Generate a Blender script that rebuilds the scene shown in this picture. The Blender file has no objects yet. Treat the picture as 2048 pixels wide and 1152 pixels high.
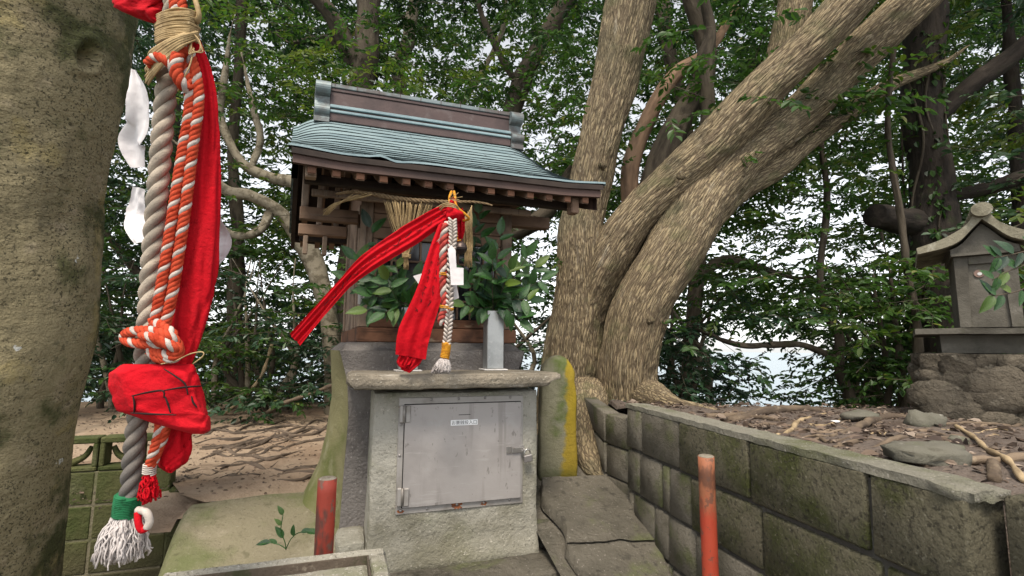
import bpy, math, random
import numpy as np
from mathutils import Matrix, Vector
S = bpy.context.scene
COL = S.collection
rng = np.random.default_rng(7)
random.seed(7)

# ------------------------------------------------------------------ camera, sky, sun, exposure
FPX, EYE = 1000.0, 0.9
YAW, PIT, ROLL = math.radians(18.6), math.radians(6.9), math.radians(0.4)
CF = np.array([math.sin(YAW)*math.cos(PIT), math.cos(YAW)*math.cos(PIT), math.sin(PIT)])
_R = np.array([math.cos(YAW), -math.sin(YAW), 0.0]); _U = np.cross(_R, CF)
CR = _R*math.cos(ROLL) + _U*math.sin(ROLL); CU = -_R*math.sin(ROLL) + _U*math.cos(ROLL)
CC = np.array([0, 0, EYE])
cd = bpy.data.cameras.new('camera'); cam = bpy.data.objects.new('camera', cd); COL.objects.link(cam)
cd.sensor_width = 36.0; cd.lens = FPX/2048*36; cd.clip_end = 9000; cd.clip_start = 0.02
cam.matrix_world = Matrix(((CR[0], CU[0], -CF[0], 0), (CR[1], CU[1], -CF[1], 0), (CR[2], CU[2], -CF[2], EYE), (0, 0, 0, 1)))
S.camera = cam
W = bpy.data.worlds.new('World'); S.world = W; W.use_nodes = True
nt = W.node_tree; bg = nt.nodes['Background']
sky = nt.nodes.new('ShaderNodeTexSky'); sky.sky_type = 'NISHITA'; sky.sun_disc = False
SUN_EL, SUN_AZ = 58.0, 205.0          # azimuth clockwise from +Y: behind and left of the viewer
sky.sun_elevation = math.radians(SUN_EL); sky.sun_rotation = math.radians(SUN_AZ)
sky.dust_density = 1.0; sky.air_density = 1.0; sky.ozone_density = 1.0
hs = nt.nodes.new('ShaderNodeHueSaturation'); hs.inputs['Saturation'].default_value = 0.16
nt.links.new(sky.outputs[0], hs.inputs['Color']); nt.links.new(hs.outputs[0], bg.inputs[0])
bg.inputs[1].default_value = 0.15
sl = bpy.data.lights.new('sun', 'SUN'); sun = bpy.data.objects.new('sun', sl); COL.objects.link(sun)
sl.energy = 2.2; sl.angle = math.radians(16); sl.color = (1.0, 0.90, 0.76)
_az, _el = math.radians(SUN_AZ), math.radians(SUN_EL)
_d = Vector((math.sin(_az)*math.cos(_el), math.cos(_az)*math.cos(_el), math.sin(_el)))
sun.rotation_euler = _d.to_track_quat('Z', 'Y').to_euler(); sun.location = (0, 0, 12)
S.view_settings.view_transform = 'Standard'; S.view_settings.look = 'None'
S.view_settings.exposure = 1.0; S.view_settings.gamma = 1.0
S.render.engine = 'CYCLES'
try:
    S.cycles.use_denoising = True; S.cycles.max_bounces = 6; S.cycles.diffuse_bounces = 3; S.cycles.glossy_bounces = 2
    S.cycles.transmission_bounces = 3; S.cycles.sample_clamp_indirect = 6
except Exception: pass

# ------------------------------------------------------------------ pixel -> world (photo pixels of the 2048x1152 frame)
def ray(x, y): return CF + CR*(x-1024)/FPX + CU*(576-y)/FPX
def onz(x, y, z): d = ray(x, y); return CC + d*(z-EYE)/d[2]
def onY(x, y, Y): d = ray(x, y); return CC + d*Y/d[1]
def dep(x, y, t): return CC + ray(x, y)*t

# ------------------------------------------------------------------ noise
def _h(i, j, k):
    n = (i*374761393 + j*668265263 + k*2147483647 + 1274126177) & 0xffffffff
    n = ((n ^ (n >> 13))*1274126177) & 0xffffffff
    return ((n ^ (n >> 16)) & 0xffff)/65535.0*2-1
def vn(P):
    P = np.asarray(P, float); I = np.floor(P).astype(np.int64); f = P-I; f = f*f*f*(f*(f*6-15)+10)
    r = 0
    for a in (0, 1):
        for b in (0, 1):
            for c in (0, 1):
                w = (f[..., 0] if a else 1-f[..., 0])*(f[..., 1] if b else 1-f[..., 1])*(f[..., 2] if c else 1-f[..., 2])
                r = r + w*_h(I[..., 0]+a, I[..., 1]+b, I[..., 2]+c)
    return r
def fbm(P, o=3):
    P = np.asarray(P, float); r = 0; a = 1.0
    for k in range(o): r = r + a*vn(P*(2**k)+k*17.3); a *= .5
    return r
def sstep(a, b, x): t = np.clip((x-a)/(b-a), 0, 1); return t*t*(3-2*t)

# ------------------------------------------------------------------ mesh building
class MB:
    def __init__(s): s.V = []; s.F = []; s.n = 0; s.A = {}
    def add(s, V, F, mi=0, **attr):
        V = np.asarray(V, float).reshape(-1, 3)
        if isinstance(F, np.ndarray): groups = [F]
        else:
            d = {}
            for f in F: d.setdefault(len(f), []).append(f)
            groups = [np.array(x) for x in d.values()]
        for g in groups: s.F.append((g+s.n, mi))
        for k, v in attr.items(): s.A.setdefault(k, []).append((s.n, np.asarray(v, float)))
        s.V.append(V); s.n += len(V); return s
    def mesh(s, name, mats, off=(0, 0, 0), smooth=True):
        V = np.concatenate(s.V)-np.asarray(off, float); me = bpy.data.meshes.new(name)
        me.vertices.add(len(V)); me.vertices.foreach_set('co', V.astype(np.float32).ravel())
        idx = np.concatenate([f.ravel() for f, m in s.F]).astype(np.int32)
        tot = np.concatenate([np.full(len(f), f.shape[1]) for f, m in s.F]).astype(np.int32)
        mi = np.concatenate([np.full(len(f), m) for f, m in s.F]).astype(np.int32)
        st = np.concatenate(([0], np.cumsum(tot)[:-1])).astype(np.int32)
        me.loops.add(len(idx)); me.loops.foreach_set('vertex_index', idx)
        me.polygons.add(len(tot)); me.polygons.foreach_set('loop_start', st)
        me.polygons.foreach_set('material_index', mi)
        me.polygons.foreach_set('use_smooth', np.full(len(tot), bool(smooth)))
        for k, parts in s.A.items():
            w = parts[0][1].shape[1] if parts[0][1].ndim > 1 else 1
            arr = np.zeros((len(V), w))
            for a, v in parts: arr[a:a+len(v)] = v.reshape(-1, w)
            at = me.attributes.new(k, 'FLOAT_VECTOR' if w == 3 else 'FLOAT', 'POINT')
            at.data.foreach_set('vector' if w == 3 else 'value', arr.astype(np.float32).ravel())
        for m in (mats if isinstance(mats, (list, tuple)) else [mats]): me.materials.append(m)
        me.update(calc_edges=True); me.validate(); return me
    def build(s, name, mats, parent=None, smooth=True):
        off = WLOC[parent.name] if parent is not None else (0, 0, 0)
        me = s.mesh(name, mats, off, smooth); o = bpy.data.objects.new(name, me); COL.objects.link(o)
        if parent is not None: o.parent = parent
        WLOC[o.name] = np.asarray(off, float); return o
WLOC = {}          # world position of each object's origin (all origins are unrotated)
def thing(name, label, cat, loc, group=None):
    o = bpy.data.objects.new(name, None); COL.objects.link(o); o.location = loc; o.empty_display_size = .05
    o['label'] = label; o['category'] = cat; o['kind'] = 'thing'
    if group: o['group'] = group
    WLOC[o.name] = np.asarray(loc, float); return o
def tag(o, label, cat=None, group=None, kind=None):
    o['label'] = label
    if cat: o['category'] = cat
    if group: o['group'] = group
    if kind: o['kind'] = kind
    return o
def struct(o, label): o['kind'] = 'structure'; o['label'] = label; return o
def inst(name, me, M, parent):                                   # a piece sharing mesh data, placed by a world matrix
    o = bpy.data.objects.new(name, me); COL.objects.link(o); o.parent = parent
    o.matrix_local = Matrix.Translation(Vector(-WLOC[parent.name])) @ M; return o
def solo(name, mb, mats, base, label, cat, group=None, smooth=True):   # a thing that is one mesh, origin at its base
    me = mb.mesh(name, mats, base, smooth); o = bpy.data.objects.new(name, me); COL.objects.link(o); o.location = base
    WLOC[o.name] = np.asarray(base, float); return tag(o, label, cat, group)

def spl(P, n):                                                   # Catmull-Rom through rows of P (any width)
    P = np.asarray(P, float); Q = np.vstack([2*P[0]-P[1], P, 2*P[-1]-P[-2]]); m = len(P)-1
    t = np.linspace(0, m-1e-9, n); i = t.astype(int); f = (t-i)[:, None]
    a, b, c, d = Q[i], Q[i+1], Q[i+2], Q[i+3]
    return .5*((2*b)+(-a+c)*f+(2*a-5*b+4*c-d)*f*f+(-a+3*b-3*c+d)*f**3)
def frames(P):
    T = np.gradient(P, axis=0); T /= np.linalg.norm(T, axis=1)[:, None]+1e-12
    n0 = np.cross(T[0], [0.3, 0.2, 1.0] if abs(T[0][2]) < .9 else [1.0, .1, 0]); n0 /= np.linalg.norm(n0); N = [n0]
    for i in range(1, len(P)):
        v = N[-1]-T[i]*(N[-1] @ T[i]); N.append(v/np.linalg.norm(v))
    N = np.array(N); return T, N, np.cross(T, N)
def tube(P, R, n=10, flat=1.0, disp=None, cap=True):
    P = np.asarray(P, float); R = np.broadcast_to(np.asarray(R, float), (len(P),)); T, N, B = frames(P)
    th = np.arange(n)/n*2*math.pi; L = np.concatenate(([0], np.cumsum(np.linalg.norm(np.diff(P, axis=0), axis=1))))
    c, s_ = np.cos(th), np.sin(th)
    bk = np.stack([R[:, None]*c, R[:, None]*s_, np.repeat(L[:, None], n, 1)], -1)
    r = R[:, None]*np.ones(n)
    if disp is not None: r = r+disp(bk, th, L)
    V = P[:, None]+N[:, None]*(r*c)[..., None]+B[:, None]*(r*s_*flat)[..., None]
    m = len(P); i = np.arange(m-1)[:, None]*n; j = np.arange(n); k = (j+1) % n
    F = np.stack([i+j, i+k, i+n+k, i+n+j], -1).reshape(-1, 4); V = V.reshape(-1, 3); bk = bk.reshape(-1, 3)
    if cap:
        V = np.vstack([V, P[0], P[-1]]); bk = np.vstack([bk, bk[0]*0, bk[-1]*[0, 0, 1]]); a = m*n; e = (m-1)*n
        tri = np.vstack([np.stack([np.full(n, a), k, j], -1), np.stack([np.full(n, a+1), e+j, e+k], -1)])
        return V, [F, tri], bk
    return V, [F], bk
def add_tube(mb, P, R, n=8, mi=0, **kw):
    V, Fs, bk = tube(P, R, n, **kw); st = mb.n
    mb.V.append(V); mb.n += len(V)
    for f in Fs: mb.F.append((f+st, mi))
    mb.A.setdefault('bark', []).append((st, bk))
def cbox(lo, hi, b=.004):                                        # chamfered box
    lo, hi = np.asarray(lo, float), np.asarray(hi, float); c, h = (lo+hi)/2, (hi-lo)/2; b = min(b, h.min()*.9)
    V = []; ix = {}
    for sx in (-1, 1):
        for sy in (-1, 1):
            for sz in (-1, 1):
                for ax in range(3):
                    q = np.array([sx, sy, sz])*(h-b); q[ax] = [sx, sy, sz][ax]*h[ax]
                    ix[(sx, sy, sz, ax)] = len(V); V.append(c+q)
    F = []
    for ax in range(3):
        o = [a for a in range(3) if a != ax]
        for s_ in (-1, 1):
            def key(a, b_):
                k = [0, 0, 0]; k[ax] = s_; k[o[0]] = a; k[o[1]] = b_; return ix[tuple(k)+(ax,)]
            f = [key(-1, -1), key(1, -1), key(1, 1), key(-1, 1)]
            F.append(f if (s_ > 0) == (ax != 1) else f[::-1])
    for ax in range(3):
        o = [a for a in range(3) if a != ax]
        for s0 in (-1, 1):
            for s1 in (-1, 1):
                def key(a, which):
                    k = [0, 0, 0]; k[ax] = a; k[o[0]] = s0; k[o[1]] = s1; return ix[tuple(k)+(o[which],)]
                f = [key(-1, 0), key(1, 0), key(1, 1), key(-1, 1)]
                F.append(f)
    for sx in (-1, 1):
        for sy in (-1, 1):
            for sz in (-1, 1): F.append([ix[(sx, sy, sz, a)] for a in range(3)])
    V = np.array(V); out = []
    for f in F:                                                  # outward winding
        n = np.cross(V[f[1]]-V[f[0]], V[f[2]]-V[f[0]]); m = V[list(f)].mean(0)-c
        out.append(list(f) if n @ m > 0 else list(f)[::-1])
    return V, out
def gbox(lo, hi, k, fn=None):                                    # gridded box, k cells per axis; fn moves the points
    lo, hi = np.asarray(lo, float), np.asarray(hi, float); VV = []; FF = []; n0 = 0
    for ax in range(3):
        o = [a for a in range(3) if a != ax]; nu, nv = k[o[0]], k[o[1]]
        for s_ in (0, 1):
            u, v = np.meshgrid(np.linspace(0, 1, nu+1), np.linspace(0, 1, nv+1), indexing='ij'); P = np.zeros(u.shape+(3,))
            P[..., o[0]] = lo[o[0]]+u*(hi-lo)[o[0]]; P[..., o[1]] = lo[o[1]]+v*(hi-lo)[o[1]]; P[..., ax] = (lo, hi)[s_][ax]
            i, j = np.meshgrid(np.arange(nu), np.arange(nv), indexing='ij'); a = i*(nv+1)+j
            f = np.stack([a, a+nv+1, a+nv+2, a+1], -1).reshape(-1, 4)
            if (s_ == 1) != (ax != 1): f = f[:, ::-1]
            VV.append(P.reshape(-1, 3)); FF.append(f+n0); n0 += P.size//3
    V = np.vstack(VV)
    if fn is not None: V = fn(V)
    return V, np.vstack(FF)
def grid(fn, nu, nv, mb=None, mi=0, two=None):                   # surface S(u,v)
    u, v = np.meshgrid(np.linspace(0, 1, nu+1), np.linspace(0, 1, nv+1), indexing='ij'); V = fn(u.ravel(), v.ravel())
    i, j = np.meshgrid(np.arange(nu), np.arange(nv), indexing='ij'); a = (i*(nv+1)+j).ravel()
    return V, np.stack([a, a+nv+1, a+nv+2, a+1], -1)
def extrude(poly, vec):                                          # closed planar outline pushed along vec
    P = np.asarray(poly, float); n = len(P); V = np.vstack([P, P+np.asarray(vec, float)])
    F = [list(range(n))[::-1], [n+i for i in range(n)]]+[[i, (i+1) % n, n+(i+1) % n, n+i] for i in range(n)]
    return V, F
def box(name, lo, hi, mat, parent, b=.004, fn=None):
    V, F = cbox(lo, hi, b)
    if fn is not None: V = fn(V)
    return MB().add(V, F).build(name, mat, parent, smooth=False)

# ------------------------------------------------------------------ materials
def mat(name, base, layers=(), rough=.8, bumps=(), coord='Object', metal=0., spec=.3, rand=0., trans=None, sheen=0., rlay=None):
    m = bpy.data.materials.new(name); m.use_nodes = True; t = m.node_tree; N = t.nodes; Lk = t.links
    b = N['Principled BSDF']; b.inputs['Roughness'].default_value = rough; b.inputs['Metallic'].default_value = metal
    b.inputs['Specular IOR Level'].default_value = spec
    if coord == 'Object': tc = N.new('ShaderNodeTexCoord').outputs['Object']
    else:
        a = N.new('ShaderNodeAttribute'); a.attribute_name = coord; tc = a.outputs['Vector']
    oi = N.new('ShaderNodeObjectInfo')
    if rand or True:
        ad = N.new('ShaderNodeVectorMath'); ad.operation = 'ADD'; cb = N.new('ShaderNodeCombineXYZ')
        ml = N.new('ShaderNodeMath'); ml.operation = 'MULTIPLY'; ml.inputs[1].default_value = 31.7
        Lk.new(oi.outputs['Random'], ml.inputs[0])
        for k in range(3): Lk.new(ml.outputs[0], cb.inputs[k])
        Lk.new(tc, ad.inputs[0]); Lk.new(cb.outputs[0], ad.inputs[1]); tcr = ad.outputs[0]
    def tex(s, st, kind, det, dist=0.):
        mp = N.new('ShaderNodeMapping'); mp.inputs['Scale'].default_value = st; Lk.new(tcr, mp.inputs[0])
        if kind == 'voro':
            x = N.new('ShaderNodeTexVoronoi'); x.inputs['Scale'].default_value = s; Lk.new(mp.outputs[0], x.inputs['Vector']); return x.outputs['Distance']
        if kind == 'crack':
            x = N.new('ShaderNodeTexVoronoi'); x.feature = 'DISTANCE_TO_EDGE'; x.inputs['Scale'].default_value = s; Lk.new(mp.outputs[0], x.inputs['Vector']); return x.outputs['Distance']
        x = N.new('ShaderNodeTexNoise'); x.inputs['Scale'].default_value = s; x.inputs['Detail'].default_value = det
        x.inputs['Roughness'].default_value = .62; x.inputs['Distortion'].default_value = dist
        Lk.new(mp.outputs[0], x.inputs['Vector']); return x.outputs['Fac']
    def ramp(x, lo, hi):
        r = N.new('ShaderNodeMapRange'); r.interpolation_type = 'SMOOTHSTEP'; Lk.new(x, r.inputs[0])
        r.inputs[1].default_value = min(lo, hi); r.inputs[2].default_value = max(lo, hi)
        if lo > hi: r.inputs[3].default_value = 1; r.inputs[4].default_value = 0
        return r.outputs[0]
    cn = N.new('ShaderNodeRGB'); cn.outputs[0].default_value = tuple(base)+(1,); cur = cn.outputs[0]
    for l in layers:
        k = l.get('k', 'noise')
        if k == 'attr':
            a = N.new('ShaderNodeAttribute'); a.attribute_name = l['a']; x = ramp(a.outputs['Fac'], l['lo'], l['hi'])
        elif k == 'rand': x = ramp(oi.outputs['Random'], l['lo'], l['hi'])
        elif k == 'axis':
            sp = N.new('ShaderNodeSeparateXYZ'); Lk.new(tc, sp.inputs[0]); x0 = sp.outputs[l.get('ax', 2)]
            if l.get('wob'):
                nz = tex(l.get('s', 6), (1, 1, 1), 'noise', 4); mm = N.new('ShaderNodeMath'); mm.operation = 'MULTIPLY_ADD'
                Lk.new(nz, mm.inputs[0]); mm.inputs[1].default_value = l['wob']; Lk.new(x0, mm.inputs[2]); x0 = mm.outputs[0]
            x = ramp(x0, l['lo'], l['hi'])
        else: x = ramp(tex(l['s'], l.get('st', (1, 1, 1)), k, l.get('d', 4), l.get('dist', 0)), l['lo'], l['hi'])
        if l.get('and'):
            q = l['and']; y = ramp(tex(q['s'], q.get('st', (1, 1, 1)), q.get('k', 'noise'), 4), q['lo'], q['hi'])
            mm = N.new('ShaderNodeMath'); mm.operation = 'MULTIPLY'; Lk.new(x, mm.inputs[0]); Lk.new(y, mm.inputs[1]); x = mm.outputs[0]
        if l.get('f', 1) != 1:
            mm = N.new('ShaderNodeMath'); mm.operation = 'MULTIPLY'; Lk.new(x, mm.inputs[0]); mm.inputs[1].default_value = l['f']; x = mm.outputs[0]
        mx = N.new('ShaderNodeMix'); mx.data_type = 'RGBA'; Lk.new(x, mx.inputs[0]); Lk.new(cur, mx.inputs[6])
        mx.inputs[7].default_value = tuple(l['c'])+(1,); cur = mx.outputs[2]
    if rand:
        h = N.new('ShaderNodeHueSaturation'); r = N.new('ShaderNodeMapRange'); Lk.new(oi.outputs['Random'], r.inputs[0])
        r.inputs[3].default_value = 1-rand; r.inputs[4].default_value = 1+rand; Lk.new(r.outputs[0], h.inputs['Value'])
        Lk.new(cur, h.inputs['Color']); cur = h.outputs[0]
    Lk.new(cur, b.inputs['Base Color'])
    prev = None
    for bb in bumps:
        s, dist = bb[0], bb[1]; st = bb[2] if len(bb) > 2 else (1, 1, 1); kind = bb[3] if len(bb) > 3 else 'noise'
        bn = N.new('ShaderNodeBump'); bn.inputs['Strength'].default_value = 1.0; bn.inputs['Distance'].default_value = dist
        Lk.new(tex(s, st, kind, 6), bn.inputs['Height'])
        if prev is not None: Lk.new(prev, bn.inputs['Normal'])
        prev = bn.outputs[0]
    if prev is not None: Lk.new(prev, b.inputs['Normal'])
    if rlay:
        Lk.new(ramp(tex(rlay[0], (1, 1, 1), 'noise', 4), .35, .65), (mr := N.new('ShaderNodeMapRange')).inputs[0])
        mr.inputs[3].default_value = rlay[1]; mr.inputs[4].default_value = rlay[2]; Lk.new(mr.outputs[0], b.inputs['Roughness'])
    if trans:
        tr = N.new('ShaderNodeBsdfTranslucent'); mx = N.new('ShaderNodeMixShader'); mx.inputs[0].default_value = trans
        g = N.new('ShaderNodeHueSaturation'); g.inputs['Value'].default_value = 1.6; g.inputs['Saturation'].default_value = 1.1
        Lk.new(cur, g.inputs['Color']); Lk.new(g.outputs[0], tr.inputs[0])
        Lk.new(b.outputs[0], mx.inputs[1]); Lk.new(tr.outputs[0], mx.inputs[2]); Lk.new(mx.outputs[0], N['Material Output'].inputs[0])
    return m
L = lambda c, s, lo, hi, **k: dict(c=c, s=s, lo=lo, hi=hi, **k)
GREEN, MOSS = (.10, .12, .035), (.055, .075, .018)
M = {}
M['conc'] = mat('weathered concrete', (.25, .215, .165), [L((.13, .112, .085), 2.3, .42, .68, d=6), L((.42, .39, .34), 5, .55, .75), L((.085, .08, .05), 3.1, .6, .78, f=.7), L((.5, .46, .39), 80, .60, .68, f=.55), L((.10, .09, .07), 62, .60, .68, f=.5)], .9, [(14, .012), (70, .008)])
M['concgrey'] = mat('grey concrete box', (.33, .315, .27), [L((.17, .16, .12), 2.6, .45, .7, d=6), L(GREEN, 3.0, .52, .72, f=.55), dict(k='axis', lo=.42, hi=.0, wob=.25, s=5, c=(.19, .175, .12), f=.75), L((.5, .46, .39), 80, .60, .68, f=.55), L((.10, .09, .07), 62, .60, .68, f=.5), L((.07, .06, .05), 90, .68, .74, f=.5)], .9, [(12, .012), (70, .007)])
M['concdark'] = mat('dark plinth stone', (.17, .155, .145), [L((.10, .09, .085), 3, .45, .7), L((.27, .25, .23), 9, .58, .75, f=.6), L((.33, .31, .29), 85, .6, .68, f=.6)], .92, [(20, .008), (80, .006)])
M['flank'] = mat('mossy green flank', (.195, .18, .09), [L((.115, .125, .04), 3.2, .42, .66), L((.27, .25, .16), 7, .55, .75, f=.7), L((.09, .085, .04), 16, .6, .75, f=.5)], .88, [(28, .006), (150, .002)])
M['greenconc'] = mat('mossy concrete slope', (.20, .175, .115), [L((.12, .13, .055), 2.6, .42, .66), L((.30, .26, .19), 5, .55, .75, f=.7), L((.08, .075, .04), 12, .58, .70, f=.6), L((.36, .32, .25), 70, .62, .69, f=.4), L((.05, .05, .03), 50, .62, .68, f=.5)], .92, [(16, .012), (70, .006)])
M['pave'] = mat('damp concrete paving', (.115, .102, .08), [L((.062, .056, .042), 2.2, .42, .68, d=6), L((.10, .115, .04), 4, .55, .72, f=.65), L((.3, .27, .23), 75, .62, .68, f=.55), L((.04, .036, .028), 22, .56, .68, f=.7)], .8, [(9, .03), (60, .010)])
M['trough'] = mat('stone trough', (.30, .28, .23), [L((.16, .15, .11), 4, .45, .7), L(GREEN, 5, .56, .75, f=.6), L((.5, .47, .42), 120, .58, .66, f=.7), L((.07, .06, .045), 90, .6, .68, f=.6)], .9, [(60, .008), (150, .004)])
M['block'] = mat('concrete block', (.165, .148, .118), [L((.085, .076, .055), 4.5, .42, .68, d=6), L((.085, .10, .03), 6, .5, .7, f=.7), L((.27, .25, .21), 120, .6, .7, f=.55), L((.03, .027, .02), 60, .6, .72, f=.7)], .93, [(55, .010), (150, .007), (12, .006)], rand=.16)
M['blockcoarse'] = mat('coarse mossy block', (.15, .135, .09), [L((.07, .078, .022), 5, .42, .66), L((.045, .04, .028), 75, .52, .66, f=.8), L((.28, .26, .19), 85, .6, .68, f=.6)], .95, [(60, .03), (130, .012), (14, .01)], rand=.12)
M['blocktop'] = mat('wall coping', (.235, .22, .175), [L((.12, .125, .06), 4, .45, .7), L((.42, .39, .34), 130, .58, .68, f=.7), L((.06, .055, .04), 70, .6, .7, f=.6)], .95, [(90, .010), (220, .005)])
M['stain'] = mat('brown stained concrete', (.085, .065, .048), [L((.2, .17, .13), 40, .55, .68, f=.7), L((.05, .05, .025), 14, .5, .66)], .95, [(60, .006)])
M['mortar'] = mat('dark joint mortar', (.055, .05, .042), [L((.12, .115, .1), 20, .5, .7, f=.6)], .95, [(70, .006)])
M['mossblock'] = mat('mossy garden block', (.098, .098, .038), [L((.05, .066, .016), 3.5, .4, .66), L((.15, .135, .08), 7, .55, .75, f=.6), dict(k='axis', lo=.12, hi=-.3, wob=.2, c=(.065, .05, .032), f=.85)], .9, [(20, .01), (80, .005)], rand=.08)
M['slabstone'] = mat('lichened standing stone', (.19, .18, .12), [L((.075, .105, .02), 3.6, .42, .62), L((.28, .26, .22), 6, .56, .75, f=.6), dict(k='axis', ax=0, lo=.05, hi=.075, wob=.11, s=11, c=(.30, .21, .015), f=.9), dict(k='axis', lo=.2, hi=.02, wob=.12, s=9, c=(.07, .09, .02), f=.85)], .92, [(40, .005), (170, .003)])
M['steel'] = mat('dull steel sheet', (.36, .335, .32), [L((.27, .25, .24), 3, .42, .7), L((.14, .125, .115), 38, .62, .68, st=(1, 1, .45), f=.6), L((.2, .18, .165), 22, .52, .66, st=(1, 1, .06), f=.5), L((.46, .44, .42), 60, .6, .68, st=(.1, 1, 1), f=.3), L((.38, .37, .36), 8, .58, .75, f=.6)], .5, [(30, .0006), (9, .002)], metal=.35, spec=.4)
M['steelframe'] = mat('steel angle frame', (.34, .32, .30), [L((.2, .18, .16), 6, .45, .7), L((.23, .085, .03), 9, .66, .74, f=.8)], .5, [(60, .0006)], metal=.35, spec=.4)
M['vase'] = mat('zinc flower tube', (.36, .37, .37), [L((.24, .25, .25), 7, .42, .68), L((.5, .5, .5), 14, .6, .75, f=.6), L((.2, .21, .22), 120, .6, .7, f=.4)], .42, [(50, .0008)], metal=.6)
M['chrome'] = mat('plated hasp', (.5, .48, .46), [L((.25, .2, .16), 40, .55, .7)], .3, metal=.9)
M['screw'] = mat('screw head', (.3, .28, .27), [], .4, metal=.7)
M['rust'] = mat('rust bloom', (.26, .09, .035), [L((.12, .05, .03), 60, .45, .6)], .95)
M['copper'] = mat('patinated copper', (.235, .315, .33), [L((.16, .225, .245), 2.5, .42, .68, d=6), L((.31, .39, .40), 7, .55, .75, f=.7), L((.12, .13, .13), 30, .66, .76, f=.6, st=(1, .4, 1)), L((.2, .17, .16), 4, .66, .8, f=.5)], .5, [(60, .0012), (12, .003)], metal=.25, spec=.4)
M['coppershade'] = mat('shaded oxidised copper lap', (.045, .055, .058), [], .7)  # oxidised lap edge; the shadow gap between courses is put into its dark colour
M['copperbrown'] = mat('brown copper', (.085, .058, .054), [L((.05, .036, .035), 4, .45, .7), L((.14, .115, .11), 9, .58, .75, f=.6), L((.17, .19, .19), 3, .66, .8, f=.45)], .5, [(50, .001)], metal=.3)
M['copperedge'] = mat('grey copper trim', (.17, .205, .21), [L((.10, .09, .085), 6, .42, .62), L((.24, .29, .29), 12, .55, .7, f=.7)], .5, [(60, .001)], metal=.3)
M['wood'] = mat('weathered wood', (.21, .135, .092), [L((.12, .075, .052), 6, .42, .68, st=(1, 1, 1)), L((.19, .145, .115), 30, .55, .72, st=(.08, 1, 1), f=.6), L((.03, .02, .016), 60, .6, .7, st=(.05, 1, 1), f=.6)], .85, [(60, .002, (.06, 1, 1))], rand=.15)
M['woodv'] = mat('weathered upright wood', (.26, .19, .14), [L((.11, .075, .055), 6, .42, .68), L((.25, .21, .175), 40, .52, .7, st=(1, 1, .06), f=.6), L((.03, .02, .016), 70, .6, .7, st=(1, 1, .05), f=.6)], .85, [(70, .002, (1, 1, .06))], rand=.15)
M['woodred'] = mat('reddish sill wood', (.19, .09, .052), [L((.06, .03, .02), 5, .42, .66), L((.38, .28, .19), 9, .63, .7, st=(.35, 1, 1), f=.85), L((.03, .018, .012), 60, .58, .7, st=(.06, 1, 1), f=.6)], .8, [(60, .002, (.06, 1, 1))], rand=.1)
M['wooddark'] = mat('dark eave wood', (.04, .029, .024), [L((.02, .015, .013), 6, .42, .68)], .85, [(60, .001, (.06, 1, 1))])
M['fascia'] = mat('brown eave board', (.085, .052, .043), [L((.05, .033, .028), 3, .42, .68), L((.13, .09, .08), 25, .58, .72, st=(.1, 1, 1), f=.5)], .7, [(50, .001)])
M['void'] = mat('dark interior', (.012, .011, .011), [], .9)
M['glass'] = mat('dim window glass', (.02, .022, .024), [], .12, spec=.5)
M['red'] = mat('red cotton cloth', (.46, .003, .010), [L((.32, .0015, .006), 6, .45, .7, f=.7), L((.55, .012, .02), 3, .5, .72, f=.6), L((.25, .002, .006), 24, .56, .7, f=.4)], .85, [(9, .008), (28, .004), (140, .0015)], spec=.15)
M['ink'] = mat('black ink', (.02, .008, .008), [], .8)
M['cordred'] = mat('orange red cord', (.47, .066, .03), [L((.33, .036, .015), 60, .45, .65)], .9, [(500, .001, (1, 1, 1))], spec=.1)
M['corddull'] = mat('faded red cord', (.42, .07, .055), [L((.3, .04, .035), 40, .45, .65)], .9, [(500, .001)], spec=.1)
M['cordwhite'] = mat('off white cord', (.50, .44, .39), [L((.36, .31, .28), 50, .45, .65)], .9, [(500, .001)], spec=.1)
M['hemp'] = mat('thick hemp rope', (.43, .365, .29), [L((.27, .235, .19), 18, .42, .66), dict(k='axis', lo=.62, hi=.25, wob=.2, s=6, c=(.13, .12, .112), f=.92), L((.1, .09, .085), 70, .6, .7, f=.5)], .95, [(420, .0016), (120, .001)], spec=.1)
M['tassel'] = mat('white tassel yarn', (.50, .455, .435), [L((.3, .265, .25), 25, .45, .65)], .95, spec=.1)
M['greenyarn'] = mat('green binding', (.012, .13, .05), [L((.006, .07, .025), 60, .45, .65)], .85)
M['yellow'] = mat('yellow binding', (.55, .25, .015), [L((.4, .16, .01), 90, .45, .6)], .8)
M['straw'] = mat('rice straw', (.42, .30, .15), [L((.26, .18, .085), 25, .42, .66), L((.55, .42, .25), 60, .58, .7, f=.6)], .8, [(200, .0006)])
M['strawdark'] = mat('old brown straw', (.19, .13, .07), [L((.11, .075, .04), 25, .42, .66)], .85)
M['paper'] = mat('white paper', (.70, .67, .67), [L((.58, .55, .55), 12, .5, .7)], .9, [(25, .002)], spec=.1)
M['bell'] = mat('tarnished brass bell', (.10, .075, .065), [L((.05, .04, .038), 20, .42, .66), L((.2, .16, .13), 45, .6, .72, f=.6)], .42, [(90, .0008)], metal=.75)
M['postred'] = mat('red painted pipe', (.27, .042, .026), [L((.10, .04, .03), 16, .47, .58, st=(1, 1, .4)), L((.38, .04, .022), 12, .55, .66, st=(1, 1, .3), f=.7), L((.12, .085, .065), 34, .56, .63, st=(1, 1, .5), f=.8)], .6, [(50, .001), (160, .0008)])
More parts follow.
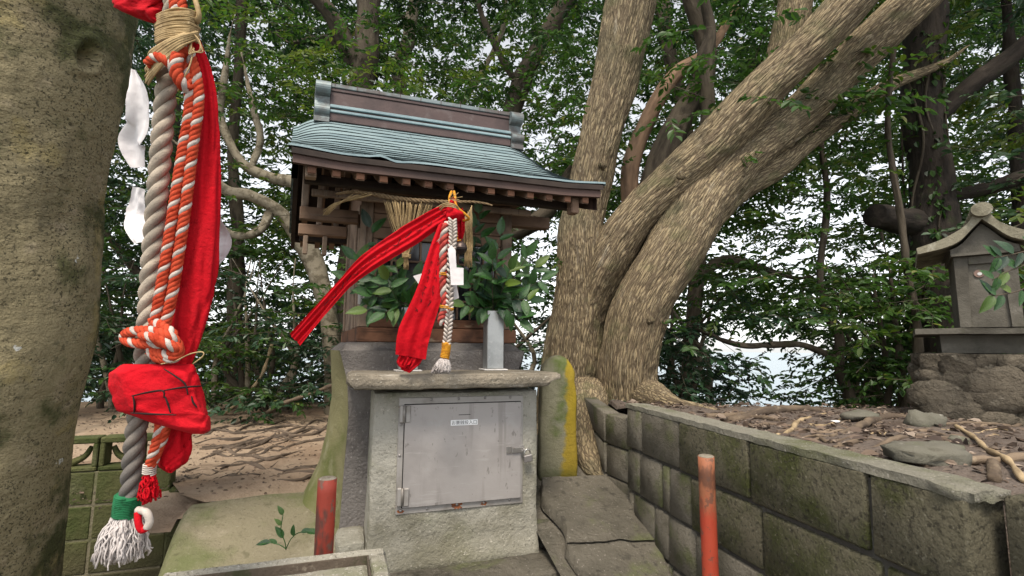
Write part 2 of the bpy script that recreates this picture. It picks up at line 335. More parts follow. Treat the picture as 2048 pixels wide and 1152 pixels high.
M['postbrown'] = mat('orange rusty pipe', (.27, .10, .05), [L((.13, .055, .032), 22, .46, .58, st=(1, 1, .4)), dict(k='axis', lo=1.18, hi=1.10, wob=.22, s=22, c=(.36, .042, .02), f=.85), L((.10, .055, .04), 40, .57, .64, f=.7)], .65, [(50, .001), (160, .0008)])
M['leafdark'] = mat('glossy evergreen leaf', (.030, .095, .018), [L((.018, .05, .016), 14, .42, .66), dict(k='rand', lo=.78, hi=1.0, c=(.09, .14, .02)), dict(k='rand', lo=.3, hi=0, c=(.012, .035, .018))], .38, [(30, .002)], spec=.5, trans=.12)
LEAFL = [dict(k='attr', a='rnd', lo=.45, hi=0., c=(.012, .032, .010)), dict(k='attr', a='rnd', lo=.55, hi=.9, c=(.075, .115, .018)), dict(k='attr', a='rnd', lo=.9, hi=1., c=(.19, .2, .06))]
M['fol'] = mat('forest foliage', (.046, .10, .02), LEAFL, .45, coord='bark', spec=.45, trans=.42)
M['folcool'] = mat('bluish forest foliage', (.026, .062, .026), [dict(k='attr', a='rnd', lo=.45, hi=0., c=(.012, .032, .018)), dict(k='attr', a='rnd', lo=.6, hi=1., c=(.06, .105, .045))], .42, coord='bark', spec=.5, trans=.22)
M['bark'] = mat('furrowed warm bark', (.32, .25, .15), [dict(k='crack', c=(.09, .065, .042), s=58, st=(1, 1, .13), lo=.17, hi=.02, f=.85), L((.115, .085, .055), 52, .50, .60, st=(1, 1, .10), f=.8), L((.15, .11, .07), 5, .52, .66, f=.45), L((.40, .335, .225), 70, .56, .70, st=(1, 1, .2), f=.75), L((.12, .125, .055), 3.5, .54, .70, f=.5), L((.11, .10, .06), 1.6, .52, .66, d=6, f=.5), L((.45, .40, .31), 9, .62, .76, st=(1, 1, .3), f=.5)], .92, [(58, .024, (1, 1, .13), 'crack'), (52, .014, (1, 1, .10)), (130, .008, (1, 1, .3))], coord='bark')
M['barkbg'] = mat('grey forest bark', (.085, .068, .048), [L((.04, .031, .022), 14, .42, .66, st=(1, 1, .25)), L((.14, .115, .085), 9, .58, .75, f=.6), L((.05, .06, .022), 4, .58, .75, f=.5)], .92, [(30, .012, (1, 1, .25))], coord='bark')
M['barkdark'] = mat('dark vine clad bark', (.04, .031, .024), [L((.018, .014, .011), 14, .42, .66, st=(1, 1, .25)), L((.085, .065, .05), 9, .58, .75, f=.6), L((.03, .04, .014), 6, .55, .7, f=.6)], .92, [(30, .02, (1, 1, .25))], coord='bark')
M['barkpale'] = mat('pale mottled bark', (.23, .195, .14), [L((.11, .09, .06), 12, .45, .62), L((.36, .32, .25), 16, .6, .72, f=.8)], .92, [(30, .008)], coord='bark')
M['barkred'] = mat('peeled reddish bark', (.30, .19, .12), [L((.16, .1, .065), 14, .42, .66, st=(1, 1, .2)), L((.42, .3, .2), 20, .58, .72, st=(1, 1, .3), f=.6)], .9, [(30, .006, (1, 1, .25))], coord='bark')
M['barksmooth'] = mat('smooth speckled bark', (.265, .222, .128), [L((.075, .078, .03), 3.2, .46, .58, d=8), L((.32, .26, .12), 5.3, .55, .66, d=8, f=.8), L((.38, .31, .21), 7, .56, .72, f=.75), L((.33, .24, .16), 2.2, .58, .75, f=.6), L((.03, .028, .016), 125, .56, .60, f=.8, d=3, **{'and': dict(s=5, lo=.36, hi=.52)}), L((.06, .055, .03), 28, .60, .68, f=.6), L((.12, .10, .06), 7, .52, .66, st=(1, 1, .12), f=.5), L((.5, .5, .47), 6.5, .70, .712, f=.9)], .9, [(60, .006), (9, .02), (16, .014, (.5, .5, 1.4)), (120, .003)], coord='bark')
M['root'] = mat('weathered roots', (.17, .125, .085), [L((.085, .062, .045), 12, .42, .66, st=(1, 1, .3)), L((.30, .235, .16), 18, .58, .74, f=.7)], .9, [(40, .006, (1, 1, .3))], coord='bark', rand=.25)
M['rootdark'] = mat('dark dirt roots', (.11, .082, .06), [L((.06, .045, .034), 12, .42, .66, st=(1, 1, .3)), L((.2, .15, .105), 18, .58, .74, f=.7)], .9, [(40, .006, (1, 1, .3))], coord='bark', rand=.25)
M['stick'] = mat('pale dead stick', (.36, .27, .16), [L((.2, .145, .085), 30, .42, .66, st=(1, 1, .3))], .9, [(60, .002)], coord='bark')
M['dirt'] = mat('sandy dirt', (.34, .255, .18), [L((.24, .165, .11), 1.6, .42, .68, d=6), L((.13, .09, .062), 5, .56, .70, st=(.45, 1, 1), d=6, f=.8), L((.45, .34, .25), 9, .58, .75, f=.6), L((.07, .055, .04), 60, .64, .72, f=.6)], .95, [(14, .02), (70, .008)])
M['litter'] = mat('terrace soil', (.145, .115, .095), [L((.08, .056, .042), 3, .42, .66, d=6), L((.25, .195, .155), 12, .56, .72, f=.7), L((.05, .036, .028), 34, .58, .7, f=.7)], .95, [(16, .03), (70, .012)])
M['floor'] = M['litter']
M['litterleaf'] = mat('dead leaf litter', (.15, .108, .08), [dict(k='attr', a='rnd', lo=.5, hi=.0, c=(.055, .04, .034)), dict(k='attr', a='rnd', lo=.6, hi=1., c=(.27, .215, .17))], .9, coord='bark')
M['stone'] = mat('grey field stone', (.12, .112, .088), [L((.11, .105, .08), 8, .42, .66), L((.1, .115, .04), 11, .56, .74, f=.6), L((.3, .28, .24), 30, .6, .74, f=.6)], .9, [(40, .006), (140, .002)])
M['rubble'] = mat('rough rubble stone', (.14, .118, .088), [L((.05, .042, .03), 7, .42, .66, d=6), L((.29, .255, .2), 14, .56, .74, f=.7), L((.09, .1, .04), 8, .6, .76, f=.5)], .93, [(16, .04), (60, .016)], rand=.2)
M['carved'] = mat('carved grey stone', (.115, .105, .086), [L((.066, .06, .048), 5, .42, .66, d=6), L((.18, .165, .14), 11, .58, .74, f=.6), L((.085, .092, .045), 7, .6, .76, f=.5)], .92, [(40, .004), (200, .002)])
M['carvedroof'] = mat('lichened stone roof', (.22, .20, .145), [L((.11, .10, .07), 8, .42, .66), L((.38, .36, .29), 18, .56, .72, f=.7)], .95, [(40, .006), (150, .003)])
M['crest'] = mat('painted crest', (.24, .16, .13), [L((.09, .07, .06), 40, .5, .6)], .9)
M['white'] = mat('white sticker', (.78, .78, .78), [], .5)
M['print'] = mat('black print', (.03, .03, .032), [], .6)
M['plate'] = mat('old white plate', (.55, .53, .51), [L((.36, .33, .3), 14, .5, .7)], .5)
M['sea'] = mat('pale sea', (.10, .16, .19), [], .25, spec=.5)
M['pink'] = mat('faded pink plastic', (.75, .04, .10), [], .5)

# ------------------------------------------------------------------ setting: ground sheets, terrace, paving, sea
def XB(Y): return np.interp(Y, [-4, .3, 2.2, 2.45, 3.42, 3.6, 4.0, 60], [.85, 1.25, 1.45, 1.44, 1.78, 1.74, 1.5, 1.5])
def height(X, Y):
    q = X*math.sin(YAW)+Y*math.cos(YAW)
    lf = .15+.03*(Y-2.8).clip(0, 3)-.33*(q-6.2).clip(0, 14)-.12*(q-20).clip(0, 200)
    rt = .585-.42*(q-3.05).clip(0, 9)-.25*(q-12).clip(0, 200)
    wy = sstep(3.35, 4.2, Y); xw = np.interp(Y, [2.2, 2.45, 3.42], [1.40, 1.40, 1.74]); w = sstep(.9, 1.9, X)*wy+sstep(-.02, .05, X-xw)*(1-wy); h = lf*(1-w)+rt*w
    P = np.stack([X, Y, X*0], -1)
    return np.maximum(h+.022*fbm(P*1.7, 3)+.007*fbm(P*9, 2), -22)
def sheet(name, x0, x1, yfun0, y1, nx, ny, m, label, px=3.0, py=2.2):
    def f(u, v):
        if callable(x0): Y = yfun0+(y1-yfun0)*v**py; X = x0(Y)+(x1-x0(Y))*u**px
        else:
            X = x0+(x1-x0)*(1-(1-u)**px); ya = yfun0(X); Y = ya+(y1-ya)*v**py
        return np.stack([X, Y, height(X, Y)], -1)
    V, F = grid(f, nx, ny); return struct(MB().add(V, F).build(name, m, None), label)
def y0left(X): return np.interp(X, [-60, -.72, -.70, -.05, .0, 1.0, 1.02, 1.5, 1.9], [3.24, 3.24, 2.78, 2.9, 2.7, 2.7, 2.95, 2.95, 2.9])
# left ground: its right margin follows the terrace line
def fl(u, v):
    Y1 = 55.0; X = -45+(1.5+45)*(1-(1-u)**4.0); ya = y0left(X); Y = ya+(Y1-ya)*v**2.6
    X = np.where(X > 1.0, 1.0+(X-1.0)*(XB(Y)-1.0)/.5, X); return np.stack([X, Y, height(X, Y)], -1)
V, F = grid(fl, 150, 150); struct(MB().add(V, F).build('dirt_ground', M['dirt'], None), 'sandy brown dirt ground left of and behind the shrine')
sheet('terrace_ground', lambda Y: XB(Y), 45, -3.0, 55, 150, 190, M['litter'], 'raised earth terrace with roots and litter behind the block wall', 3.2, 1.9)
V, F = grid(lambda u, v: np.stack([-8+16*u, -5+8.4*v, -.62+.02*fbm(np.stack([-8+16*u, -5+8.4*v, u*0], -1)*1.3)], -1), 60, 40)
struct(MB().add(V, F).build('lower_path', M['pave'], None), 'lower paved ground in front of the shrine')
V, F = grid(lambda u, v: np.stack([-4000+8000*u, -3000+9000*v, u*0-21.0], -1), 8, 8)
struct(MB().add(V, F).build('sea', M['sea'], None), 'pale water far below beyond the trees')
# sloping paving slab between pedestal and wall, cracked; step blocks under the pedestal
def rz(X, Y): return .03+.31*(Y-1.77)
def ramp_piece(poly, name, m, dz=0.):
    P = np.array([onp(x, y) for x, y in poly]); P[:, 2] += dz; V, F = extrude(P-np.array([0, 0, .3]), (0, 0, .3)); return MB().add(V, F).build(name, m, PAVE, smooth=False)
def onp(x, y):
    d = ray(x, y); t = (.03-.31*1.77-EYE)/(d[2]-.31*d[1]); return CC+d*t
PAVE = bpy.data.objects.new('paving', None); COL.objects.link(PAVE); WLOC['paving'] = np.zeros(3); struct(PAVE, 'cracked sloping concrete paving beside the pedestal')
def paving_sheet(name, edge, nu, nv, dz):
    # edge: left boundary pixels, right boundary pixels (same count) on the ramp plane
    Lp = spl([onp(*p) for p in edge[0]], nv+1); Rp = spl([onp(*p) for p in edge[1]], nv+1)
    def f(u, v):
        k = np.round(v*nv).astype(int); P = Lp[k]*(1-u)[:, None]+Rp[k]*u[:, None]
        jag = np.stack([P[:, 0]*14, P[:, 0]*0+3, P[:, 0]*0], -1); P[:, 1] += .016*fbm(jag, 3)*(sstep(.8, 1, v) if dz == 0 else sstep(.2, 0, v)); P[:, 2] += dz+.008*fbm(P*np.array([5, 5, 0]))-.05*sstep(.012, 0, np.minimum(u, 1-u)*.6); return P
    V, F = grid(f, nu, nv); return MB().add(V, F).build(name, M['pave'], PAVE)
paving_sheet('paving_slab', ([(1081, 955), (1082, 970), (1084, 995), (1125, 1040), (1132, 1090)], [(1214, 948), (1262, 985), (1274, 1030), (1296, 1054), (1316, 1078)]), 50, 44, .0)
paving_sheet('paving_slab', ([(1130, 1085), (1152, 1115), (1190, 1152), (1226, 1200), (1250, 1290)], [(1314, 1073), (1332, 1110), (1350, 1152), (1372, 1210), (1400, 1330)]), 44, 36, -.012)
mb = MB(); V, F = grid(lambda u, v: np.stack([.86+1.2*u, 1.3+1.75*v, -.04+.31*(1.3+1.75*v-1.77)+u*0], -1), 6, 6); mb.add(V, F)
mb.build('paving_bed', M['pave'], PAVE)
V, F = grid(lambda u, v: np.stack([-.92+.34*u, 2.70+.62*v, .128+.02*v+.008*fbm(np.stack([u*3, v*3, u*0], -1))-.05*(1-v)*(u < .7)], -1), 16, 24); struct(MB().add(V, F).build('dirt_bank', M['dirt'], None), 'dirt bank at the end of the openwork wall')
STEP = bpy.data.objects.new('steps', None); COL.objects.link(STEP); WLOC['steps'] = np.zeros(3); struct(STEP, 'low worn concrete steps under the pedestal')
def wob(a, s, k=1): return lambda V: V+a*np.stack([fbm(V*s+11, 3), fbm(V*s+23, 3), fbm(V*s+37, 3)], -1)
def rough(name, lo, hi, cells, m, parent, a=.006, s=7, fn=None):
    def g(V):
        c = (np.asarray(lo)+np.asarray(hi))/2; h = (np.asarray(hi)-np.asarray(lo))/2
        e = np.sort(1-np.abs((V-c)/h)*1.0, axis=1)       # soften the edges
        V = V-np.sign(V-c)*np.clip(.012-(h-np.abs(V-c)), 0, None)*(np.sort(h-np.abs(V-c), axis=1)[:, 1:2] < .012)*.5
        V = V+a*np.stack([fbm(V*s+11, 3), fbm(V*s+23, 3), fbm(V*s+37, 3)], -1)
        return fn(V) if fn else V
    V, F = gbox(lo, hi, cells, g); return MB().add(V, F).build(name, m, parent)
rough('step', (.2, 1.985, -.7), (1.03, 3.0, 0.0), (40, 30, 10), M['pave'], STEP, .007)
rough('step', (.872, 2.235, -.3), (1.10, 3.0, .112), (14, 30, 10), M['pave'], STEP, .006)
rough('step', (-.3, 1.75, -.9), (1.35, 1.99, -.17), (50, 10, 10), M['pave'], STEP, .007)
# mossy concrete slope left of the pedestal
def slope(u, v):
    X0 = -.66+.05*v; X = X0+(.13-X0)*u; Y = 2.80+.10*u-(.72+.2*u)*v; z = .158+.018*u-.115*sstep(0, 1, v)**1.0*1.0-.15*v*v*.5
    P = np.stack([X, Y, z], -1); P[:, 2] += .006*fbm(P*6)-.03*sstep(.03, 0, u); return P
V, F = grid(slope, 60, 50); mb = MB().add(V, F)
V, F = grid(lambda u, v: np.stack([-.66+.05*u-.01*v, 2.80-.72*u, .155-.19*u-.03-v*(.8)], -1)+0, 30, 14); mb.add(V, F)
V, F = grid(lambda u, v: np.stack([-.66+(.13+.66)*u, 2.08+0*u, .02-.6*v], -1), 10, 6); mb.add(V, F)
struct(mb.build('concrete_slope', M['greenconc'], None), 'mossy sloping concrete apron beside the pedestal')

# ------------------------------------------------------------------ concrete pedestal with the offering door
PED = thing('concrete_pedestal', 'weathered concrete pedestal with flared mossy side and locked steel offering door', 'pedestal', (.5, 2.5, 0))
ZS = np.array([-.1, .05, .156, .316, .45, .595, .74, .79, .886, .888]); XF = np.array([.015, .02, .025, .03, .036, .041, .03, .018, -.01, -.01])
ZB = np.array([-.1, .023, .128, .30, .46, .648, .887, .95]); XBK = np.array([-.31, -.235, -.165, -.088, -.055, -.038, -.055, -.06])
def flank(u, v):
    z = -.08+v*.966; xf = np.interp(z, ZS, XF); xb = np.interp(z, ZB, XBK); y = 2.42+u*.5
    uu = sstep(0, .6, u); X = xf+(xb-xf)*uu; P = np.stack([X, y, z], -1); P += .004*np.stack([fbm(P*7), fbm(P*7+9), P[:, 0]*0], -1)*np.clip(u*8, 0, 1)[:, None]; return P
V, F = grid(flank, 30, 60); mb = MB().add(V, F[:, ::-1])
V, F = grid(lambda u, v: np.stack([np.interp(-.08+v*.966, ZB, XBK)*(1-u)+.9*u, 2.92+u*0, -.08+v*.966], -1), 8, 40); mb.add(V, F[:, ::-1])
mb.build('mossy_flank', M['flank'], PED)
def pfront(u, v):
    z = -.05+v*.936; xl = np.interp(z, ZS, XF); xr = np.interp(z, [0, .70, .79, .89], [.875, .872, .855, .876]); y = 2.42-.02*sstep(.79, .89, z)
    P = np.stack([xl+(xr-xl)*u, y+u*0, z], -1); P[:, 1] += .003*fbm(P*9); return P
V, F = grid(pfront, 50, 60); mb = MB().add(V, F)
V, F = grid(lambda u, v: np.stack([np.interp(v, [0, .78, .86, 1], [.875, .872, .855, .876]), 2.42-.02*sstep(.84, 1, v)+.5*u, -.05+v*.936], -1), 20, 40); mb.add(V, F)
def ptop(u, v):      # sloped shoulder up to the sill
    xl, xr = -.01+.036*v, .876-.05*v; return np.stack([xl+(xr-xl)*u, 2.40+.10*v, .886+.04*sstep(0, 1, v)], -1)
V, F = grid(ptop, 30, 8); mb.add(V, F)
V, F = grid(lambda u, v: np.stack([.02+.82*u, 2.5+.42*v, .926+u*0], -1), 4, 4); mb.add(V, F)
V, F = grid(lambda u, v: np.stack([-.01-.05*u+.05*v*1, 2.40+.5*u+.1*v*(1-u), .886+.04*v], -1), 10, 6); mb.add(V, F[:, ::-1])
mb.build('plinth', M['concdark'], PED)
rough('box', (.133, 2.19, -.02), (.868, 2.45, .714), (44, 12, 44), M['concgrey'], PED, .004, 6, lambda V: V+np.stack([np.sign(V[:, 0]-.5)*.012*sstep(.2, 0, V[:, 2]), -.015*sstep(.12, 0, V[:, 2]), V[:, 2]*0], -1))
rough('side_lump', (.012, 2.2, -.2), (.128, 2.44, .115), (12, 16, 16), M['concgrey'], PED, .006, 9)
def slabfn(V):
    W_ = V.copy(); t = fbm(V*14+5, 3); lowfront = sstep(.775, .735, V[:, 2])
    W_[:, 0] += .035*lowfront*sstep(.10, .02, V[:, 0])*(V[:, 1] < 2.2)*(1+.8*t); W_[:, 0] -= .045*lowfront*sstep(.80, .93, V[:, 0])*(1+.6*t)
    W_[:, 2] += .02*lowfront*sstep(.86, .93, V[:, 0]); W_[:, 1] += .003*lowfront*(V[:, 1] < 2.1)*(1+t); return W_
rough('shelf_slab', (.024, 2.045, .735), (.926, 2.44, .795), (90, 30, 8), M['conc'], PED, .003, 11, slabfn)
# door
DOOR = bpy.data.objects.new('offering_door', None); COL.objects.link(DOOR); DOOR.parent = PED; DOOR.location = (0, 0, 0)
WLOC['offering_door'] = WLOC['concrete_pedestal']
Yd = 2.19
x0, x1, z0, z1 = .237, .792, .219, .690
box('frame', (x0, Yd-.007, z1-.035), (x1, Yd+.01, z1), M['steelframe'], DOOR, .002)
box('frame', (x0, Yd-.007, z0), (x1, Yd+.01, z0+.036), M['steelframe'], DOOR, .002)
box('frame', (x0, Yd-.0068, z0+.036), (x0+.030, Yd+.01, z1-.035), M['steelframe'], DOOR, .002)
box('frame', (x1-.020, Yd-.0068, z0+.036), (x1, Yd+.01, z1-.035), M['steelframe'], DOOR, .002)
box('gap_shadow_strip', (.2595, Yd-.0085, .2435), (.7805, Yd+.003, .6640), M['void'], DOOR, .001)  # black strip painting the shadow line between door panel and frame
def dent(V): V = V.copy(); V[:, 1] += np.where(V[:, 1] < Yd-.01, .0016*fbm(V*np.array([6, 0, 6]), 2), 0); return V
V, F = gbox((.263, Yd-.0185, .247), (.777, Yd+.004, .6605), (50, 1, 42), dent); MB().add(V, F).build('panel', M['steel'], DOOR, smooth=False)
DS = lambda X, Y_: onY(780+X/3.972, 770+Y_/3.972, Yd-.012)
for (a, b_, c, d_) in ((72, 160, 108, 298), (120, 160, 165, 296), (52, 815, 92, 962), (103, 815, 150, 962)):
    p, q = DS(a, d_), DS(c, b_); box('hinge', (p[0], Yd-.0245, p[2]), (q[0], Yd-.006, q[2]), M['steelframe'], DOOR, .003)
for a, b_ in ((112, 160), (97, 815)):
    p, q = DS(a, b_), DS(a, b_+140); mb = MB(); add_tube(mb, [(p[0], Yd-.024, p[2]), (p[0], Yd-.024, q[2])], .006, 10); mb.build('hinge_pin', M['steelframe'], DOOR)
sm = MB(); a = np.linspace(0, math.pi/2, 4)
def dome(r, h, n=10):
    V = [(0, -h, 0)]; F = []
    for k in range(1, 4):
        for j in range(n): t = j/n*2*math.pi; V.append((r*math.sin(k*math.pi/6)*math.cos(t), -h*math.cos(k*math.pi/6), r*math.sin(k*math.pi/6)*math.sin(t)))
    for j in range(n): F.append([0, 1+j, 1+(j+1) % n])
    for k in range(2):
        for j in range(n): F.append([1+k*n+j, 1+(k+1)*n+j, 1+(k+1)*n+(j+1) % n, 1+k*n+(j+1) % n])
    return np.array(V), F
SCREW = MB().add(*dome(.0066, .004)).mesh('screw', M['screw'])
for a, b_ in ((330, 118), (548, 110), (757, 103), (960, 98), (88, 318), (78, 563), (1038, 172), (1037, 398), (85, 1003), (295, 985), (535, 952), (747, 937), (952, 915)):
    p = DS(a, b_); inst('screw', SCREW, Matrix.Translation((p[0], Yd-.0069, p[2])), DOOR)
for a, b_, r in ((85, 1003, .012), (535, 955, .021), (747, 938, .012)):
    p = DS(a, b_); n = 26; th = np.arange(n)/n*2*math.pi; rr = r*(1+.45*rng.standard_normal(n)*.5)*np.where(np.sin(th) < 0, .8, 1)
    V = np.stack([p[0]+rr*1.25*np.cos(th), th*0+Yd-.0074, np.clip(p[2]+rr*.8*np.sin(th)-.004, z0+.001, z0+.0355)], -1)
    MB().add(np.vstack([V, [p[0], Yd-.0076, p[2]]]), [[i, (i+1) % n, n] for i in range(n)]).build('rust_stain', M['rust'], DOOR, smooth=False)
p, q = DS(543, 238), DS(636, 230); box('coin_slot', (p[0], Yd-.0195, p[2]), (q[0], Yd-.0165, q[2]), M['void'], DOOR, .0005)
p, q = DS(480, 322), DS(694, 268); box('label_sticker', (p[0], Yd-.0192, p[2]), (q[0], Yd-.0170, q[2]-.001), M['white'], DOOR, .0003)
fc = bpy.data.curves.new('txt', 'FONT'); fc.body = 'お賽銭投入口'; fo = bpy.data.objects.new('txt', fc); COL.objects.link(fo)
dg = bpy.context.evaluated_depsgraph_get(); tm = bpy.data.meshes.new_from_object(fo.evaluated_get(dg)); bpy.data.objects.remove(fo)
co = np.zeros(len(tm.vertices)*3); tm.vertices.foreach_get('co', co); co = co.reshape(-1, 3); lo, hi = co.min(0), co.max(0)
w = (q[0]-p[0])*.92; k = w/(hi[0]-lo[0]); W2 = WLOC['offering_door']
co2 = np.stack([(p[0]+q[0])/2+(co[:, 0]-(lo[0]+hi[0])/2)*k, co[:, 0]*0+Yd-.0197, (p[2]+q[2])/2+(co[:, 1]-(lo[1]+hi[1])/2)*k], -1)-W2
tm.vertices.foreach_set('co', co2.ravel()); tm.update(); tm.materials.clear(); tm.materials.append(M['print'])
to = bpy.data.objects.new('label_lettering', tm); COL.objects.link(to); to.parent = DOOR
HASP = bpy.data.objects.new('hasp', None); COL.objects.link(HASP); HASP.parent = DOOR; WLOC['hasp'] = W2
p, q = DS(918, 545), DS(965, 483); box('hasp_plate', (p[0], Yd-.0235, p[2]), (q[0], Yd-.0180, q[2]), M['chrome'], HASP, .002)
p, q = DS(965, 535), DS(1050, 490); box('hasp_strap', (p[0], Yd-.0275, p[2]), (q[0], Yd-.0215, q[2]), M['chrome'], HASP, .002)
p, q = DS(1026, 530), DS(1062, 478); box('hasp_staple_plate', (p[0], Yd-.0215, p[2]), (q[0], Yd-.0065, q[2]), M['chrome'], HASP, .002)
pc = DS(1046, 505); mb = MB(); add_tube(mb, spl([(pc[0], Yd-.02, pc[2]-.006), (pc[0], Yd-.038, pc[2]-.006), (pc[0], Yd-.044, pc[2]), (pc[0], Yd-.038, pc[2]+.006), (pc[0], Yd-.02, pc[2]+.006)], 16), .002, 8); mb.build('hasp_staple', M['chrome'], HASP)
pl = DS(1082, 575); PADL = thing('padlock', 'small steel padlock hanging from the offering door hasp', 'padlock', (pl[0], Yd-.036, pl[2]-.012))
V, F = cbox((pl[0]-.0195, Yd-.044, pl[2]-.014), (pl[0]+.0195, Yd-.028, pl[2]+.016), .003)
def tilt(V, c, a): V = np.asarray(V, float)-c; V = np.stack([V[:, 0]*math.cos(a)-V[:, 2]*math.sin(a), V[:, 1], V[:, 0]*math.sin(a)+V[:, 2]*math.cos(a)], -1); return V+c
cpl = np.array([pl[0], Yd-.036, pl[2]]); MB().add(tilt(V, cpl, .16), F).build('lock_body', M['screw'], PADL, smooth=False)
mb = MB(); sh = tilt(spl([(pl[0]-.013, Yd-.036, pl[2]+.012), (pl[0]-.013, Yd-.036, pl[2]+.03), (pl[0], Yd-.036, pl[2]+.041), (pl[0]+.013, Yd-.036, pl[2]+.03), (pl[0]+.013, Yd-.036, pl[2]+.012)], 24), cpl, .16); add_tube(mb, sh, .0032, 8); mb.build('shackle', M['chrome'], PADL)

# ------------------------------------------------------------------ wooden shrine
SHK = .09
def SH(V): V = np.array(V, float); V[..., 0] -= SHK*(V[..., 1]-2.3); return V
SHR = thing('wooden_shrine', 'small weathered wooden shrine with green copper roof on the concrete pedestal', 'shrine', (.45, 2.9, .926))
def wbox(name, lo, hi, m, parent=SHR, b=.004): return box(name, lo, hi, M[m], parent, b, SH)
XL, XR, YF, YBk = .08, .884, 2.52, 3.28
# sills, posts, beams
wbox('sill', (XL, 2.495, .927), (XR, 2.57, .996), 'woodred', b=.005)
wbox('sill', (XL, 2.572, .927), (XL+.07, YBk, .994), 'woodred'); wbox('sill', (XR-.07, 2.572, .927), (XR, YBk, .994), 'woodred')
wbox('post', (XL+.005, 2.515, .998), (XL+.058, 2.568, 1.665), 'woodv'); wbox('post', (XR-.075, 2.515, .998), (XR-.02, 2.568, 1.665), 'woodv')
wbox('post', (XL+.005, YBk-.06, .998), (XL+.058, YBk-.007, 1.665), 'woodv'); wbox('post', (XR-.075, YBk-.06, .998), (XR-.02, YBk-.007, 1.665), 'woodv')
wbox('rail', (XL+.06, 2.52, .998), (XR-.077, 2.56, 1.043), 'woodred')
for za, zb in ((1.442, 1.498), (1.5005, 1.568), (1.5705, 1.665)): wbox('plank', (XL+.06, 2.528, za), (XR-.077, 2.555, zb), 'wood')
wbox('beam', (XL-.02, 2.505, 1.668), (XR+.02, 2.575, 1.725), 'wood'); wbox('beam', (XL-.02, YBk-.07, 1.668), (XR+.02, YBk, 1.725), 'wood')
wbox('plate_purlin', (XR, 2.58, 1.58), (1.12, 2.64, 1.645), 'wood')
wbox('plate_purlin', (-.2, 3.22, 1.58), (XL, 3.28, 1.645), 'wood'); wbox('plate_purlin', (XR, 3.22, 1.58), (1.12, 3.28, 1.645), 'wood')
# side walls of boards with a slit
for s_, xa in ((0, XL+.016), (1, XR-.045)):
    for k in range(7):
        ya = 2.575+k*.092
        if k == 1 and s_ == 0: continue
        wbox('side_board', (xa, ya, .996), (xa+.018, ya+.088, 1.666), 'woodv', b=.003)
wbox('side_strip', (XL-.002, 2.58, .996), (XL+.014, 2.61, 1.50), 'woodv'); wbox('side_strip', (XL-.002, 2.70, .996), (XL+.014, 2.73, 1.60), 'woodv')
wbox('back_wall', (XL+.06, YBk-.03, .996), (XR-.077, YBk-.01, 1.665), 'wood')
# diagonal braces at the left front corner
V, F = extrude(SH([(XL-.012, 2.50, 1.33), (XL+.02, 2.50, 1.33), (XL+.022, 2.50, 1.40), (XL+.028, 2.50, 1.66), (XL-.004, 2.50, 1.66), (XL-.004, 2.50, 1.42)]), (0, .014, 0)); MB().add(V, F).build('brace', M['woodv'], SHR, smooth=False)
V, F = extrude(SH([(XL-.045, 2.585, 1.27), (XL-.018, 2.585, 1.27), (XL+.012, 2.585, 1.40), (XL+.012, 2.585, 1.45)]), (0, .03, 0)); MB().add(V, F).build('brace', M['woodv'], SHR, smooth=False)
# lattice doors with glass
for xa, xb in ((XL+.06, .478), (.482, XR-.077)):
    LD = bpy.data.objects.new('lattice_door', None); COL.objects.link(LD); LD.parent = SHR; WLOC[LD.name] = WLOC['wooden_shrine']
    wbox('stile', (xa, 2.530, 1.044), (xa+.026, 2.556, 1.440), 'wood', LD); wbox('stile', (xb-.026, 2.530, 1.044), (xb, 2.556, 1.440), 'wood', LD)
    wbox('pane', (xa+.027, 2.550, 1.046), (xb-.027, 2.553, 1.438), 'glass', LD, .0005)
    nb = 4; w_ = (xb-xa-.052)
    for k in range(1, nb): wbox('bar', (xa+.026+w_*k/nb-.005, 2.534, 1.046), (xa+.026+w_*k/nb+.005, 2.546, 1.438), 'wood', LD, .002)
    for z in (1.14, 1.235, 1.335): wbox('bar', (xa+.027, 2.5365, z-.005), (xb-.027, 2.5475, z+.005), 'wood', LD, .002)
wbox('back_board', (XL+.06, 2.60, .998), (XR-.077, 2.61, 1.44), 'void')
# small notice plate on the left post
q0, q1 = onY(716, 608, 2.50), onY(735, 580, 2.50)
NP = wbox('notice_plate', (q0[0]+.018, 2.509, q0[2]), (q1[0]+.022, 2.5145, q1[2]), 'plate'); NP['label'] = 'small worn white notice plate with black lettering'
for k in range(4):
    zc = q1[2]-.012-k*.014; wd = .009
    for (a, b_, c, d_) in ((-wd, zc, wd, zc+.0022), (-wd, zc-.006, wd*.7, zc-.004), (-.0014, zc-.008, .0014, zc+.004)): box('lettering', (q0[0]+.036+a, 2.5082, min(b_, d_)), (q0[0]+.036+c, 2.5088, max(b_, d_)), M['print'], NP, .0002, SH)
